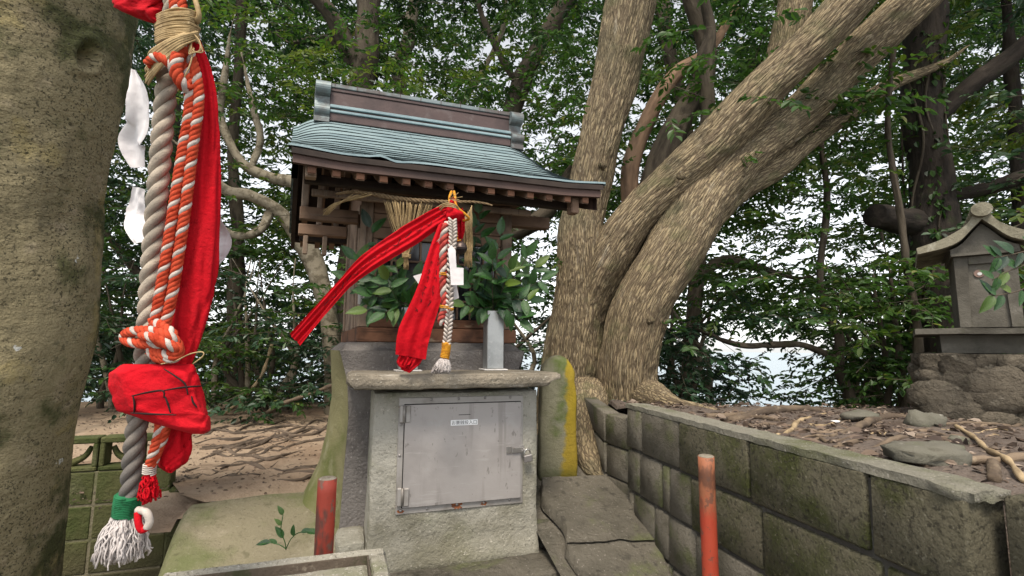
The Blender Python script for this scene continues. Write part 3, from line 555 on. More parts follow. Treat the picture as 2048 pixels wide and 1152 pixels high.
# roof surfaces
RC, RH, YR = .455, .70, 2.95
def ztop(U, Y):
    s = 1-np.abs(Y-YR)/.85; t = np.clip((np.abs(U-RC)-.50)/.20, 0, 1)
    return 1.69+.53*(.50*s+.50*np.abs(s)**1.7)-.085*np.clip(s, 0, 1)*t**2+.012*t*(1-np.clip(s, 0, 1))
def deck(u, v, dz):
    U = RC-RH+2*RH*u; Y = YR+.85*(2*v-1); return SH(np.stack([U, Y, ztop(U, Y)+dz], -1))
nu_, nv_ = 40, 44
V1, F1 = grid(lambda u, v: deck(u, v, -.006), nu_, nv_); V2, F2 = grid(lambda u, v: deck(u, v, -.030), nu_, nv_)
mb = MB().add(V1, F1).add(V2, F2[:, ::-1])
for uu in (0., 1.):
    V, F = grid(lambda u, v: deck(u*0+uu, v, -.006-.024*u), 1, nv_); mb.add(V, F)
for vv in (0., 1.):
    V, F = grid(lambda u, v: deck(u, v*0+vv, -.006-.024*v), nu_, 1); mb.add(V, F)
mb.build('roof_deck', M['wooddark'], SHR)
NC = 16
for side in (0, 1):
    for i in range(NC):
        s0, s1 = i/NC, min((i+1)/NC+.35/NC, 1.0); th = .0075; jit = rng.uniform(-.004, .004)
        dent_ = (i < 2 and side == 0)
        def prof(u, v):
            s = s0+(s1-s0)*v+(jit*(1-v)); Y = YR-.85*(1-s) if side == 0 else YR+.85*(1-s)
            U = RC-(RH+.012)+2*(RH+.012)*u; z = ztop(U, Y)+.001+th*(1-v)+.0012*np.sin(U*23+i*1.7)*(1-v)
            if dent_: z = z+.009*np.exp(-((U-.10)/.035)**2)*(1-v)-.007*np.exp(-((U-.17)/.04)**2)*(1-v)
            return SH(np.stack([U, Y, z], -1))
        V, F = grid(prof, 64, 3); mb = MB().add(V, F if side == 0 else F[:, ::-1])
        def lip(u, v):
            P = prof(u, v*0); P[:, 2] -= v*(.0066 if i else .009); P[:, 1] += v*(.014 if side == 0 else -.014)*(i > 0); return P
        V, F = grid(lip, 64, 1); mb.add(V, F, 1 if i else 0)
        for uu in (0., 1.):
            def ed(u, v): P = prof(u*0+uu, v); P[:, 2] -= u*(.005+.012*(i == 0)); return P
            V, F = grid(ed, 1, 3); mb.add(V, F)
        o = mb.build('copper_course', [M['copper'], M['coppershade']], SHR, smooth=False)
# seams between copper sheets: short upright laps
SEAM = []
for i in range(1, NC-1):
    for k in range(3):
        U = RC-RH+.08+rng.uniform(0, 1)*1.24; s0, s1 = i/NC+.002, (i+1)/NC
        def seam(u, v):
            s = s0+(s1-s0)*v; Y = YR-.85*(1-s); UU = U+.0035*(u-.5)+.0*v; return SH(np.stack([UU, Y, ztop(UU, Y)+.0012+.0082*(1-v)+.0012*np.sin(UU*23+i*1.7)*(1-v)+.0016*(np.abs(u-.5) < .49)], -1))
        V, F = grid(seam, 3, 4); SEAM.append((V, F))
mb = MB(); [mb.add(V, F) for V, F in SEAM]; o = mb.build('copper_seams', M['copperedge'], SHR, smooth=False); o['kind'] = 'stuff'
# fascia boards front/back, verge boards
for sgn in (-1, 1):
    def fas(u, v):
        U = RC-RH+.006+2*(RH-.006)*u; Y = YR+sgn*.838+u*0; return SH(np.stack([U, Y, ztop(U, Y)-.012-.055*v], -1))
    V, F = grid(fas, 40, 2); mb = MB().add(V, F)
    V, F = grid(lambda u, v: fas(u, v)+np.array([0, -sgn*.022, 0]), 40, 2); mb.add(V, F[:, ::-1])
    V, F = grid(lambda u, v: fas(u, v*0+1)+np.stack([u*0, -sgn*.022*v, u*0], -1), 40, 1); mb.add(V, F)
    for e in (0., 1.):
        V, F = grid(lambda u, v: fas(v*0+e, u)+np.stack([u*0, -sgn*.022*v, u*0], -1), 2, 1); mb.add(V, F)
    mb.build('fascia', M['fascia'], SHR, smooth=False)
for sgn in (-1, 1):
    def ver(u, v, off=0.):
        U = RC+sgn*(RH-.004)+u*0-sgn*off; Y = YR+.80*(2*u-1); return SH(np.stack([U, Y, ztop(U, Y)-.022-(.11)*v], -1))
    V, F = grid(ver, 40, 2); mb = MB().add(V, F)
    V, F = grid(lambda u, v: ver(u, v, .024), 40, 2); mb.add(V, F[:, ::-1])
    V, F = grid(lambda u, v: ver(u, v*0+1, .024*v[0:1].item()*0)+np.stack([-sgn*.024*v, u*0, u*0], -1), 40, 1); mb.add(V, F)
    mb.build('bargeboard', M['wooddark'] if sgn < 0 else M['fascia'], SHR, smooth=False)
# rafters, purlins, gable boards
for k in range(14):
    U = RC-.62+k*.0955; mb = MB()
    for (ya, yb) in ((2.135, 2.92), (2.98, 3.765)):
        def rf(u, v, a, b_): return SH(np.stack([U+a+u*0, ya+(yb-ya)*u, ztop(U+u*0, ya+(yb-ya)*u)-.0305-b_*v-0*u], -1))
        for a in (-.017, .017):
            V, F = grid(lambda u, v: rf(u, v, a, .074), 10, 1); mb.add(V, F)
        V, F = grid(lambda u, v: rf(u, v*0+1, -.017, .074)+np.stack([.034*v, u*0, u*0], -1), 10, 1); mb.add(V, F)
        for e in (0., 1.):
            V, F = grid(lambda u, v: rf(u*0+e, v, -.017, .074)+np.stack([.034*u, u*0, u*0], -1), 1, 1); mb.add(V, F)
    mb.build('rafter', M['wood'], SHR, smooth=False)
    wbox('rafter_cap', (U-.0165, 2.128, ztop(U, 2.14)-.1035), (U+.0165, 2.1335, ztop(U, 2.14)-.065), 'woodred', b=.002)
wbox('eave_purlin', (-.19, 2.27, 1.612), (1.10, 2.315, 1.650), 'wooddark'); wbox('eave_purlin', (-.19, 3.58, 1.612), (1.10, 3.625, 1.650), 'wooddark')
wbox('hanging_rail', (-.155, 2.395, 1.590), (.92, 2.42, 1.622), 'woodv')
wbox('ridge_purlin', (-.2, 2.925, 2.09), (1.11, 2.975, 2.14), 'wood')
wbox('corner_bracket', (-.19, 2.16, 1.600), (-.145, 2.21, 1.668), 'woodv'); wbox('corner_bracket', (1.02, 2.16, 1.560), (1.06, 2.21, 1.64), 'wood')
for U in (XL+.02, XR-.038):
    Ys = np.linspace(2.53, 3.27, 24); pts = [(U, y, ztop(np.array(U), np.array(y))-.032) for y in Ys]
    V, F = extrude(SH([(U, 2.53, 1.66)]+pts+[(U, 3.27, 1.66)]), (.018, 0, 0)); MB().add(V, F).build('gable_board', M['wood'], SHR, smooth=False)
for U in (-.10, .0):
    wbox('gable_strut', (U, 2.60, 1.646), (U+.03, 2.63, ztop(np.array(U), np.array(2.6))-.034), 'woodv')
    wbox('gable_strut', (U, 3.23, 1.646), (U+.03, 3.26, ztop(np.array(U), np.array(3.25))-.034), 'woodv')
for U in (-.17, -.06): wbox('hanging_strut', (U, 3.225, 1.46), (U+.028, 3.25, 1.578), 'woodv')
wbox('tie_rail', (-.2, 2.62, 1.53), (XL, 2.665, 1.595), 'wood'); wbox('tie_post', (-.195, 2.63, 1.596), (-.16, 2.66, 1.90), 'woodv')
# ridge
RG = bpy.data.objects.new('ridge', None); COL.objects.link(RG); RG.parent = SHR; WLOC['ridge'] = WLOC['wooden_shrine']
ra, rb = -.075, 1.0
def rbar(name, ya, za, zb, m, xa=ra, xb=rb): wbox(name, (xa, YR-ya, za), (xb, YR+ya, zb), m, RG, .003)
rbar('ridge_skirt', .085, 2.165, 2.213, 'copperbrown'); rbar('ridge_ledge', .094, 2.2135, 2.229, 'copper'); rbar('ridge_band', .078, 2.2295, 2.243, 'copperbrown')
rbar('ridge_ledge', .089, 2.2435, 2.262, 'copper'); rbar('ridge_body', .058, 2.2625, 2.352, 'copperbrown'); rbar('ridge_band', .064, 2.3525, 2.372, 'copperbrown'); rbar('ridge_cap', .070, 2.3725, 2.396, 'copperedge')
for k in range(9):
    U = ra+.02+k*.122; wbox('ridge_joint', (U, YR-.0715, 2.373), (U+.004, YR+.0715, 2.3975), 'copperbrown', RG, .0005)
def roll(cy, cz, r, n=14, a0=-.6, a1=math.pi+.6): t = np.linspace(a0, a1, n); return [(cy+r*math.cos(x), cz+r*math.sin(x)) for x in t]
prof_ = [(.098, 2.150), (.098, 2.178), (.088, 2.184)]+[(.080+.032*math.cos(t), 2.220+.030*math.sin(t)) for t in np.linspace(-1.2, 1.6, 9)]+[(.060, 2.262), (.052, 2.29), (.056, 2.316)]+[(.060+.044*math.cos(t), 2.360+.042*math.sin(t)) for t in np.linspace(-1.0, 1.5, 10)]+[(.03, 2.408)]
poly = prof_+[(-y, z) for y, z in prof_[::-1]]
for xa, xb in ((-.155, -.0755), (1.0005, 1.080)):
    V, F = extrude(SH([(xa, YR+y, z) for y, z in poly]), (xb-xa, 0, 0)); MB().add(V, F).build('ridge_end', M['copperedge'], RG, smooth=False)
# ------------------------------------------------------------------ vases
VME = None
def vase(px, py, label):
    global VME
    b = onz(px, py, .796); t = thing('flower_vase', label, 'vase', tuple(b), 'square metal vases on the shelf')
    h = .285; w = .041; mb = MB()
    box('tube', (b[0]-w, b[1]-w, b[2]+.007), (b[0]+w, b[1]+w, b[2]+h), M['vase'], t, .003)
    box('base_plate', (b[0]-.058, b[1]-.058, b[2]), (b[0]+.058, b[1]+.058, b[2]+.0065), M['plate'], t, .002)
    box('vase_mouth', (b[0]-w+.004, b[1]-w+.004, b[2]+h), (b[0]+w-.004, b[1]+w-.004, b[2]+h+.0008), M['void'], t, .0003)
    return b+np.array([0, 0, h])
vR = vase(986, 740, 'square zinc flower vase under the taller leafy branches, beside the shelf end')
vL = vase(815, 742, 'square zinc flower vase half hidden behind the red cloth streamer')

# ------------------------------------------------------------------ low walls
def wallblocks(parent, A, B, ztop_, courses, hgt, thick, mats, lens, zfloor, gap=.014, copm=None):
    """courses of separate blocks along the line A->B (front face), block i of course c gets its own object"""
    A, B = np.array(A, float), np.array(B, float); D = B-A; Lw = np.linalg.norm(D); D /= Lw; Nn = np.array([D[1], -D[0]])   # front normal side
    ang = math.atan2(D[1], D[0]); z = ztop_; cache = {}
    for c in range(courses):
        xs = lens[c % len(lens)]
        for a, b_ in zip(xs[:-1], xs[1:]):
            if a >= Lw-.01: break
            b_ = min(b_, Lw); ln = b_-a-gap; key = (round(ln, 3), c == 0)
            mm = mats[0] if (a > .45 and c <= 1) else mats[-1]
            key += (mm.name,)
            if key not in cache:
                V, F = cbox((-ln/2, 0, -(hgt-gap)), (ln/2, thick, 0), .006); V = V+.0035*np.stack([fbm(V*17, 2), fbm(V*17+5, 2), fbm(V*17+9, 2)], -1)
                cache[key] = MB().add(V, F).mesh('block', mm)
            mid = A+D*(a+b_)/2; Mx = Matrix.Translation((mid[0], mid[1], z)) @ Matrix.Rotation(ang+rng.uniform(-.006, .006), 4, 'Z') @ Matrix.Rotation(rng.uniform(-.006, .006), 4, 'X')
            inst('block', cache[key], Mx, parent)
        z -= hgt
    # recessed mortar core
    P = [A+D*.03-Nn*.012, A+D*(Lw-.03)-Nn*.012, A+D*(Lw-.03)-Nn*(thick-.012), A+D*.03-Nn*(thick-.012)]
    V, F = extrude([(p[0], p[1], zfloor) for p in P], (0, 0, ztop_-.012-zfloor)); MB().add(V, F).build('mortar', M['mortar'], parent, smooth=False)
    return D, Nn, Lw
# long wall along the paving (front face looks towards the pedestal)
WA, WB_ = (1.342, 2.21), (1.160, .675)
LW = thing('block_wall', 'long low concrete block wall with rough mossy coping beside the paving', 'wall', (1.26, 1.5, 0))
tops = [0, .165, .485, .905, 1.325, 1.546]
wallblocks(LW, WA, WB_, .614, 5, .196, .105, [M['blockcoarse'], M['block']], [tops, [0, .13, .335, .40, .56, .95, 1.35, 1.546], [0, .055, .26, .38, .58, .98, 1.4, 1.546], [0, .2, .4, .8, 1.2, 1.546]], -.62)
D = np.array(WB_)-np.array(WA); Lw = np.linalg.norm(D); D /= Lw; Nn = np.array([D[1], -D[0]])
ang = math.atan2(D[1], D[0])
def copfn(V):
    W_ = V.copy(); e = sstep(Lw-.10, Lw, V[:, 0]); n = fbm(V*np.array([22, 22, 22]), 3)
    W_ += (.0028+.008*e)[:, None]*np.stack([n, fbm(V*22+7, 3), .6*fbm(V*22+15, 3)], -1); W_[:, 2] -= .006*e*(fbm(V*9+3) > 0); return W_
V, F = gbox((0, .001, -.020), (Lw+.004, .104, 0), (190, 14, 4), copfn)
c_, s_ = math.cos(ang), math.sin(ang); V = np.stack([WA[0]+V[:, 0]*c_-V[:, 1]*s_, WA[1]+V[:, 0]*s_+V[:, 1]*c_, V[:, 2]+.633], -1)
MB().add(V, F).build('coping', M['blocktop'], LW)
# short wall with a corner beside the tree
SW = thing('corner_wall', 'short concrete block wall turning a corner at the foot of the twin trunked tree', 'wall', (1.31, 2.45, 0))
cn = onp(1210, 947); zc = onY(1210, 825, cn[1])[2]; hcn = (zc-cn[2]+.004)/2
lft = onz(1161, 790, zc); rgt = onz(1262, 838, zc); dl = lft[:2]-cn[:2]; ll = float(np.linalg.norm(dl)); dr = rgt[:2]-cn[:2]; lr = float(np.linalg.norm(dr))
wallblocks(SW, tuple(lft[:2]), tuple(cn[:2]), zc, 4, hcn, .09, [M['block']], [[0, ll], [0, ll*.45, ll]], -.3, .008)
wallblocks(SW, (cn[0]+.006, cn[1]-.002), tuple(cn[:2]+dr*1.25), zc-.004, 4, hcn, .09, [M['block']], [[0, lr*1.3], [0, lr*.9, lr*1.3]], -.3, .008)
wb = thing('block_wall_stub', 'mossy concrete block wall end beyond the narrow gap', 'wall', (1.25, .55, 0))
sA = onz(1996, 985, .63); wallblocks(wb, (sA[0], sA[1]), (sA[0]-.11, sA[1]-1.0), .63, 6, .2, .11, [M['blockcoarse']], [[0, .38, .78, 1.2], [0, .2, .6, 1.2]], -.62)
# garden wall with openwork blocks on top
GW = thing('openwork_block_wall', 'mossy green garden block wall with pierced ornamental blocks along its top', 'wall', (-1.3, 3.2, 0))
yw = 3.2; e = onY(343, 930, yw)[0]; zt = onY(245, 873, yw)[2]; hc = .168; bw = .335
for c in range(5):
    z = zt-hc*(c+1)
    for k in range(9):
        xb_ = e-k*bw-(0 if True else 0); 
        if c == 0: continue
        box('block', (xb_-bw+.008, yw, z+.004), (xb_-.0, yw+.1, z+hc-.004), M['mossblock'], GW, .006)
MB().add(*cbox((e-9*bw, yw+.004, zt-hc*5.5), (e-.01, yw+.095, zt-hc-.003), .003)).build('mortar', M['greenconc'], GW, smooth=False)
box('end_block', (e+.002, yw-.03, zt-hc*5.4), (e+.10, yw+.12, zt-hc*1.62), M['mossblock'], GW, .012)
for k in range(9):                                               # pierced blocks: frame, centre web and a leaf-like scroll
    xr_ = e-k*bw; xl_ = xr_-bw+.008; zb = zt-hc; pb = bpy.data.objects.new('pierced_block', None); COL.objects.link(pb); pb.parent = GW; WLOC[pb.name] = WLOC['openwork_block_wall']
    box('rail', (xl_, yw, zt-.030), (xr_, yw+.1, zt), M['mossblock'], pb, .005); box('rail', (xl_, yw, zb), (xr_, yw+.1, zb+.022), M['mossblock'], pb, .005)
    for xa in (xl_, xr_-.022, (xl_+xr_)/2-.018): box('web', (xa, yw+.002, zb+.0225), (xa+(.022 if xa in (xl_, xr_-.022) else .036), yw+.098, zt-.0305), M['mossblock'], pb, .004)
    for sx in (-1, 1):
        c0 = (xl_+xr_)/2+sx*.075; mb = MB(); P = spl([(c0-sx*.05, yw+.05, zb+.03), (c0-sx*.02, yw+.05, zb+.045), (c0+sx*.02, yw+.05, zb+.07), (c0+sx*.045, yw+.05, zb+.115)], 14)
        add_tube(mb, P, np.linspace(.022, .012, 14), 8, flat=1.0); mb.build('scroll', M['mossblock'], pb)
# ------------------------------------------------------------------ trough, posts, standing stone
tz = .40; tb = onz(770, 1089, tz); tl = onz(328, 1115, tz); tb2 = np.array([tb[0], (tb[1]+tl[1])/2, tz])
TR = thing('stone_trough', 'rough concrete trough with raised rim in front of the red post', 'trough', (-.2, 1.2, -.62))
x0_, x1_, y1_, y0_ = tl[0]+.02, tb[0], tb[1], tb[1]-.55
rw = .042
def tbx(lo, hi): rough('rim', lo, hi, (max(4, int((hi[0]-lo[0])*70)), max(4, int((hi[1]-lo[1])*70)), 8), M['trough'], TR, .0016, 20)
tbx((x0_, y1_-rw, tz-.11), (x1_, y1_, tz)); tbx((x1_-rw, y0_, tz-.11), (x1_, y1_-rw, tz)); tbx((x0_, y0_, tz-.11), (x0_+rw, y1_-rw, tz)); tbx((x0_+rw, y0_, tz-.11), (x1_-rw, y0_+rw, tz))
rough('basin_floor', (x0_+rw*.8, y0_+rw*.8, tz-.10), (x1_-rw*.8, y1_-rw*.8, tz-.024), (40, 30, 3), M['trough'], TR, .002, 14)
box('stained_lip', (x0_+rw, y1_-rw-.004, tz-.030), (x1_-rw, y1_-rw-.0005, tz-.004), M['stain'], TR, .001); box('stained_lip', (x1_-rw-.004, y0_+rw, tz-.030), (x1_-rw-.0005, y1_-rw-.005, tz-.004), M['stain'], TR, .001); box('stained_lip', (x0_+rw+.0005, y0_+rw, tz-.030), (x0_+rw+.004, y1_-rw-.005, tz-.004), M['stain'], TR, .001)
rough('base', (x0_+.006, y0_+.006, -.63), (x1_-.006, y1_-.006, tz-.105), (30, 20, 20), M['conc'], TR, .004, 10)
def post(pt, pb_, r, zb, m, label):
    p = thing('marker_post', label, 'post', (pb_[0], pb_[1], zb), 'red painted pipes flanking the pedestal')
    mb = MB(); P = spl([(pb_[0], pb_[1], zb), ((pb_[0]+pt[0])/2, (pb_[1]+pt[1])/2, (zb+pt[2])/2), tuple(pt)], 24)
    add_tube(mb, P, r*(1+.01*np.sin(np.arange(24))), 24); mb.build('pipe', m, p)
    mb = MB(); P2 = np.array([P[-1]-[0, 0, .004], P[-1], P[-1]+[0, 0, .003]]); add_tube(mb, P2, [r*.97, r*.96, r*.78], 24); mb.build('cap', M['stick'] if False else M['conc'], p)
pL = dep(655, 957, 1.40); pR_ = dep(1412, 912, 1.56); pRb = dep(1421, 1152, 1.56)
post(pL, (pL[0]-.002, pL[1], 0), .0255, -.3, M['postred'], 'red painted pipe post between the trough and the mossy pedestal side')
bt = pRb+(pRb-pR_)*.9
post(pR_, (bt[0], bt[1], 0), .0245, -.62, M['postbrown'], 'orange red pipe post standing in front of the block wall')
d_ = 2.64; out = [(1083, 735), (1095, 722), (1112, 711), (1130, 715), (1143, 728), (1149, 742), (1150, 760), (1154, 778), (1155, 800), (1155, 840), (1154, 880), (1156, 920), (1155, 955), (1150, 972), (1082, 975), (1078, 900), (1079, 820)]
P = np.array([dep(x, y, d_) for x, y in spl(out+[out[0]], 90)[:-1]]); cen = P.mean(0); Fd = CF*np.array([1, 1, 0]); Fd /= np.linalg.norm(Fd)
ST = MB(); n = len(P); rings = [(0., .90), (.006, .93), (.018, .975), (.04, 1.0), (.10, 1.0), (.125, .97), (.14, .9)]
VV = [cen+(P-cen)*np.array([1, 1, 1])*s_+Fd*(t) for t, s_ in rings]; VV = [v+.004*np.stack([fbm(v*13), fbm(v*13+4), fbm(v*13+8)], -1) for v in VV]
Fq = [[k*n+i, k*n+(i+1) % n, (k+1)*n+(i+1) % n, (k+1)*n+i] for k in range(len(rings)-1) for i in range(n)]
# fill the front with concentric rings so that the face carries relief
for q, s_ in enumerate((.7, .5, .3, .1)):
    v = cen+(P-cen)*s_*.90; VV.append(v+Fd*(-.002)+.006*fbm(v*9)[:, None]*Fd)
b0 = len(rings)*n; ch = [0]+[len(rings)+q for q in range(4)]
for a, b_ in zip(ch[:-1], ch[1:]): Fq += [[b_*n+i, b_*n+(i+1) % n, a*n+(i+1) % n, a*n+i] for i in range(n)]
VV.append(cen[None]-Fd[None]*.002); cidx = (len(rings)+4)*n; Fq += [[ch[-1]*n+i, cidx, ch[-1]*n+(i+1) % n] for i in range(n)]+[[(len(rings)-1)*n+i for i in range(n)][::-1]]
ST.add(np.vstack(VV), Fq)
so = solo('standing_stone', ST, M['slabstone'], (cen[0], cen[1], .18), 'upright mossy stone slab with yellow lichen beside the pedestal', 'stone')

# ------------------------------------------------------------------ ropes, cloth, paper on the shrine
def twisted(P, R, pitch, strands, n=10, ph=0., k=.52, step=.004):
    """strands: list of material slots; returns [(slot, V, Fs, bark)] helices laid round the path P"""
    P = np.asarray(P, float); Ln = np.linalg.norm(np.diff(P, axis=0), axis=1).sum(); m = max(12, int(Ln/step)); Q = spl(P, m)
    T, N, B = frames(Q); Ls = np.concatenate(([0], np.cumsum(np.linalg.norm(np.diff(Q, axis=0), axis=1)))); out = []
    R = np.interp(np.linspace(0, 1, m), np.linspace(0, 1, len(R)), R) if np.ndim(R) else np.full(m, R)
    for i, sl_ in enumerate(strands):
        a = 2*math.pi*(i/len(strands)+Ls/pitch)+ph; C = Q+(N*np.cos(a)[:, None]+B*np.sin(a)[:, None])*(R*k)[:, None]
        out.append((sl_, tube(C, R*(1.04-k)+0*a, n)))
    return out
def add_tw(mb, lst):
    for sl_, (V, Fs, bk) in lst:
        st = mb.n; mb.V.append(V); mb.n += len(V)
        for f in Fs: mb.F.append((f+st, sl_))
        mb.A.setdefault('bark', []).append((st, bk))
def ribbon(cpts, widths, depthdir, nfold, amp, nu=28, nv=90, seed=0, taper=None, wdir=None, thick=.0012):
    """pleated cloth strip: centre points, half widths, fold count; returns grid V,F and the surface function"""
    C = spl(cpts, 120); Wd = np.interp(np.linspace(0, 1, 120), np.linspace(0, 1, len(widths)), widths)
    T, _, _ = frames(C); A = np.cross(T, depthdir); A /= np.linalg.norm(A, axis=1)[:, None]; Dn = np.asarray(depthdir, float)
    def f(u, v):
        x = v*119; i = np.clip(x.astype(int), 0, 118); t = (x-i)[:, None]
        c = C[i]*(1-t)+C[i+1]*t; a = A[i]*(1-t)+A[i+1]*t; w = np.interp(x, np.arange(120), Wd); q = (u-.5)*2
        fo = np.sin(q*nfold+seed+1.5*np.sin(v*3+seed))*.65+.5*np.sin(q*nfold*2.3+seed*2+v*2)
        wr = .35*fbm(np.stack([q*2, v*9, q*0+seed], -1), 3)
        am = amp*(np.minimum(w/np.max(Wd), 1)*.6+.4)
        return c+a*(q*w)[:, None]+Dn*((fo+wr)*am)[:, None]
    V, F = grid(f, nu, nv); V2 = V+Dn*thick*1.0
    return V, F, f
def add_cloth(mb, V, F, nu, nv, thick=.0015, dirn=(0, 1, 0), mi=0):
    mb.add(V, F, mi); mb.add(V+np.asarray(dirn)*thick, F[:, ::-1], mi)
Fh = CF.copy(); Fh[2] = 0; Fh /= np.linalg.norm(Fh); Rh = np.array([Fh[1], -Fh[0], 0])
DC = 2.05                                                        # depth of the hanging shrine ropes
kp = dep(903, 420, DC)
BR = thing('shrine_bell_rope', 'braided white bell rope with red cloth streamers hanging before the wooden shrine', 'bell rope', tuple(dep(890, 745, DC)))
mb = MB(); add_tube(mb, spl([dep(903, 383, 2.16), dep(899, 395, 2.10), dep(901, 408, 2.05), dep(910, 398, 2.06), dep(908, 383, 2.16)], 30), .0055, 8); add_tube(mb, spl([dep(908, 400, 2.05), dep(915, 415, 2.03), dep(930, 428, 2.03), dep(938, 437, 2.04), dep(930, 441, 2.05), dep(922, 441, 2.06)], 30), .005, 8); mb.build('hanging_cord', M['yellow'], BR)
def strip(name, pts, wpx, nf, amp, seed, parent, nv=110, d=None):
    P = [dep(x, y, dd) for x, y, dd in pts]; Ws = [w/1000*dd for w, (_, _, dd) in zip(wpx, pts)]
    V, F, f = ribbon(P, Ws, Fh, nf, amp, 34, nv, seed); mb = MB(); add_cloth(mb, V, F, 34, nv, .0015, Fh)
    return mb.build(name, M['red'], parent), f
s1, f1 = strip('red_streamer', [(908, 418, 2.04), (880, 432, 2.02), (820, 470, 2.0), (740, 522, 1.98), (690, 566, 1.99), (640, 622, 2.0), (590, 680, 2.02)], [12, 18, 22, 19, 13, 14, 17], 5, .010, 1.3, BR)
s2, f2 = strip('red_streamer', [(903, 425, 2.03), (888, 465, 2.0), (872, 520, 1.97), (857, 590, 1.95), (829, 665, 1.95), (821, 714, 1.955)], [15, 16, 19, 27, 33, 31], 4, .0075, 2.2, BR)
strip('red_streamer', [(827, 698, 1.972), (818, 722, 1.972), (811, 743, 1.975)], [27, 22, 9], 7, .009, .9, BR, 40)
strip('red_streamer', [(812, 712, 1.963), (806, 726, 1.963), (806, 736, 1.966)], [13, 14, 5], 5, .008, 2.6, BR, 30)
s3, f3 = strip('red_streamer', [(912, 420, 2.05), (918, 440, 2.05), (920, 465, 2.06), (918, 484, 2.07)], [14, 12, 9, 5], 4, .008, .4, BR, 50)
def ink(parent, f, strokes, name='ink_writing', off=-.0022, w=.0035):
    mb = MB()
    for st in strokes:
        st = spl(np.array(st, float), 14) if len(st) > 2 else np.linspace(st[0], st[1], 8)
        P = f(st[:, 0], st[:, 1])+Fh*off; add_tube(mb, P, w/2, 5, flat=.5)
    o = mb.build(name, M['ink'], parent); o['kind'] = 'stuff'; return o
stk = []
for u0, v0, v1_, n in ((.30, .42, .72, 7), (.62, .30, .66, 9)):
    for k in range(n):
        v = v0+(v1_-v0)*k/n+rng.uniform(-.008, .008); a = rng.uniform(.02, .06)
        stk.append([(u0-a, v), (u0+rng.uniform(-.02, .02), v+rng.uniform(-.008, .01)), (u0+a, v+rng.uniform(0, .016))]); stk.append([(u0+rng.uniform(-.05, .05), v+.004), (u0+rng.uniform(-.05, .05), v+rng.uniform(.014, .03))])
ink(s2, f2, stk, w=.0028)
ink(s1, f1, [[(.45+.1*math.sin(k), .12+k*.05), (.55-.1*math.sin(k*2), .14+k*.05), (.5, .155+k*.05)] for k in range(14)], w=.0026)
# gathered cloth at the knot
mb = MB(); P = spl([dep(905, 396, 2.05), dep(905, 408, 2.045), dep(904, 420, 2.04), dep(908, 433, 2.035), dep(912, 446, 2.04)], 30)
add_tube(mb, P, np.interp(np.linspace(0, 1, 30), [0, .2, .4, .75, 1], [.004, .016, .022, .046, .012]), 26, flat=.75, disp=lambda bk, th, L_: .006*np.sin(th*5+1)*np.ones((30, 1))+.003*np.sin(th*11)); mb.build('cloth_gather', M['red'], BR)
mb = MB()
for k in range(3): add_tube(mb, spl([dep(872+k*4, 416+k*3, 2.03), dep(890, 407+k*3, 2.005), dep(908, 409+k*3, 2.0), dep(918, 417+k*2, 2.03)], 20), .0028, 6)
for k in range(8): add_tube(mb, [dep(900+rng.uniform(-3, 3), 398, 2.03), dep(905+rng.uniform(-22, 22), 392+rng.uniform(-8, 14), 2.0)], .0014, 5)
mb.build('straw_tie', M['straw'], BR)
# twisted red and white cord and the white braid
mb = MB(); tw = [dep(x, y, 1.93) for x, y in ((893, 448), (888, 480), (887, 520), (887, 560), (890, 600), (892, 618))]
add_tw(mb, twisted(tw, .0165, .075, [0, 0, 1], 10)); tw2 = [dep(x, y, 1.925) for x, y in ((892, 616), (886, 628), (882, 640), (884, 650))]; add_tw(mb, twisted(tw2, [.017, .016, .011], .06, [0, 1, 0], 10))
mb.build('twisted_cord', [M['corddull'], M['cordwhite']], BR)
mb = MB(); bp = spl([dep(x, y, 1.925) for x, y in ((905, 440), (906, 470), (903, 510), (901, 560), (899, 610), (897, 650), (893, 690))], 60)
T, N_, B_ = frames(bp); side = np.cross(T, Fh); side /= np.linalg.norm(side, axis=1)[:, None]
for k in range(0, 60, 1):
    if k % 2: continue
    for sg in (-1, 1):
        kk = min(k+(1 if sg > 0 else 0), 59); ax = -T[kk]*.80+side[kk]*sg*.60; ax /= np.linalg.norm(ax); c = bp[kk]+side[kk]*sg*.0078
        q = np.linspace(-1, 1, 9); add_tube(mb, c[None]+ax[None]*(q*.0125)[:, None]-Fh[None]*((1-q*q)*.009)[:, None], .0050*np.sqrt(np.clip(1-.9*q*q, .02, 1)), 8)
        add_tube(mb, c[None]+ax[None]*(q*.0125)[:, None]+Fh[None]*((1-q*q)*.009)[:, None], .0050*np.sqrt(np.clip(1-.9*q*q, .02, 1)), 8)
add_tube(mb, bp, .005, 8)
mb.build('braided_cord', M['cordwhite'], BR)
def wrap(mb, P, r, turns, rt, mi=0):
    Q = spl(P, turns*16); T, N, B = frames(Q); a = np.arange(len(Q))/16*2*math.pi
    rr = np.interp(np.linspace(0, 1, len(Q)), np.linspace(0, 1, len(r)), r) if np.ndim(r) else r
    add_tube(mb, Q+(N*np.cos(a)[:, None]+B*np.sin(a)[:, None])*np.reshape(rr, (-1, 1) if np.ndim(rr) else (1,)), rt, 6, mi)
mb = MB(); wrap(mb, [dep(893, 686, 1.925), dep(892, 700, 1.925), dep(889, 716, 1.925)], .0155, 11, .0030); wrap(mb, [dep(889, 546, 1.93), dep(888, 552, 1.93)], .0185, 2, .0025); wrap(mb, [dep(894, 612, 1.925), dep(893, 618, 1.925)], .026, 2, .0025); add_tube(mb, [dep(893, 684, 1.925), dep(889, 718, 1.925)], .0145, 12); mb.build('yellow_binding', M['yellow'], BR)
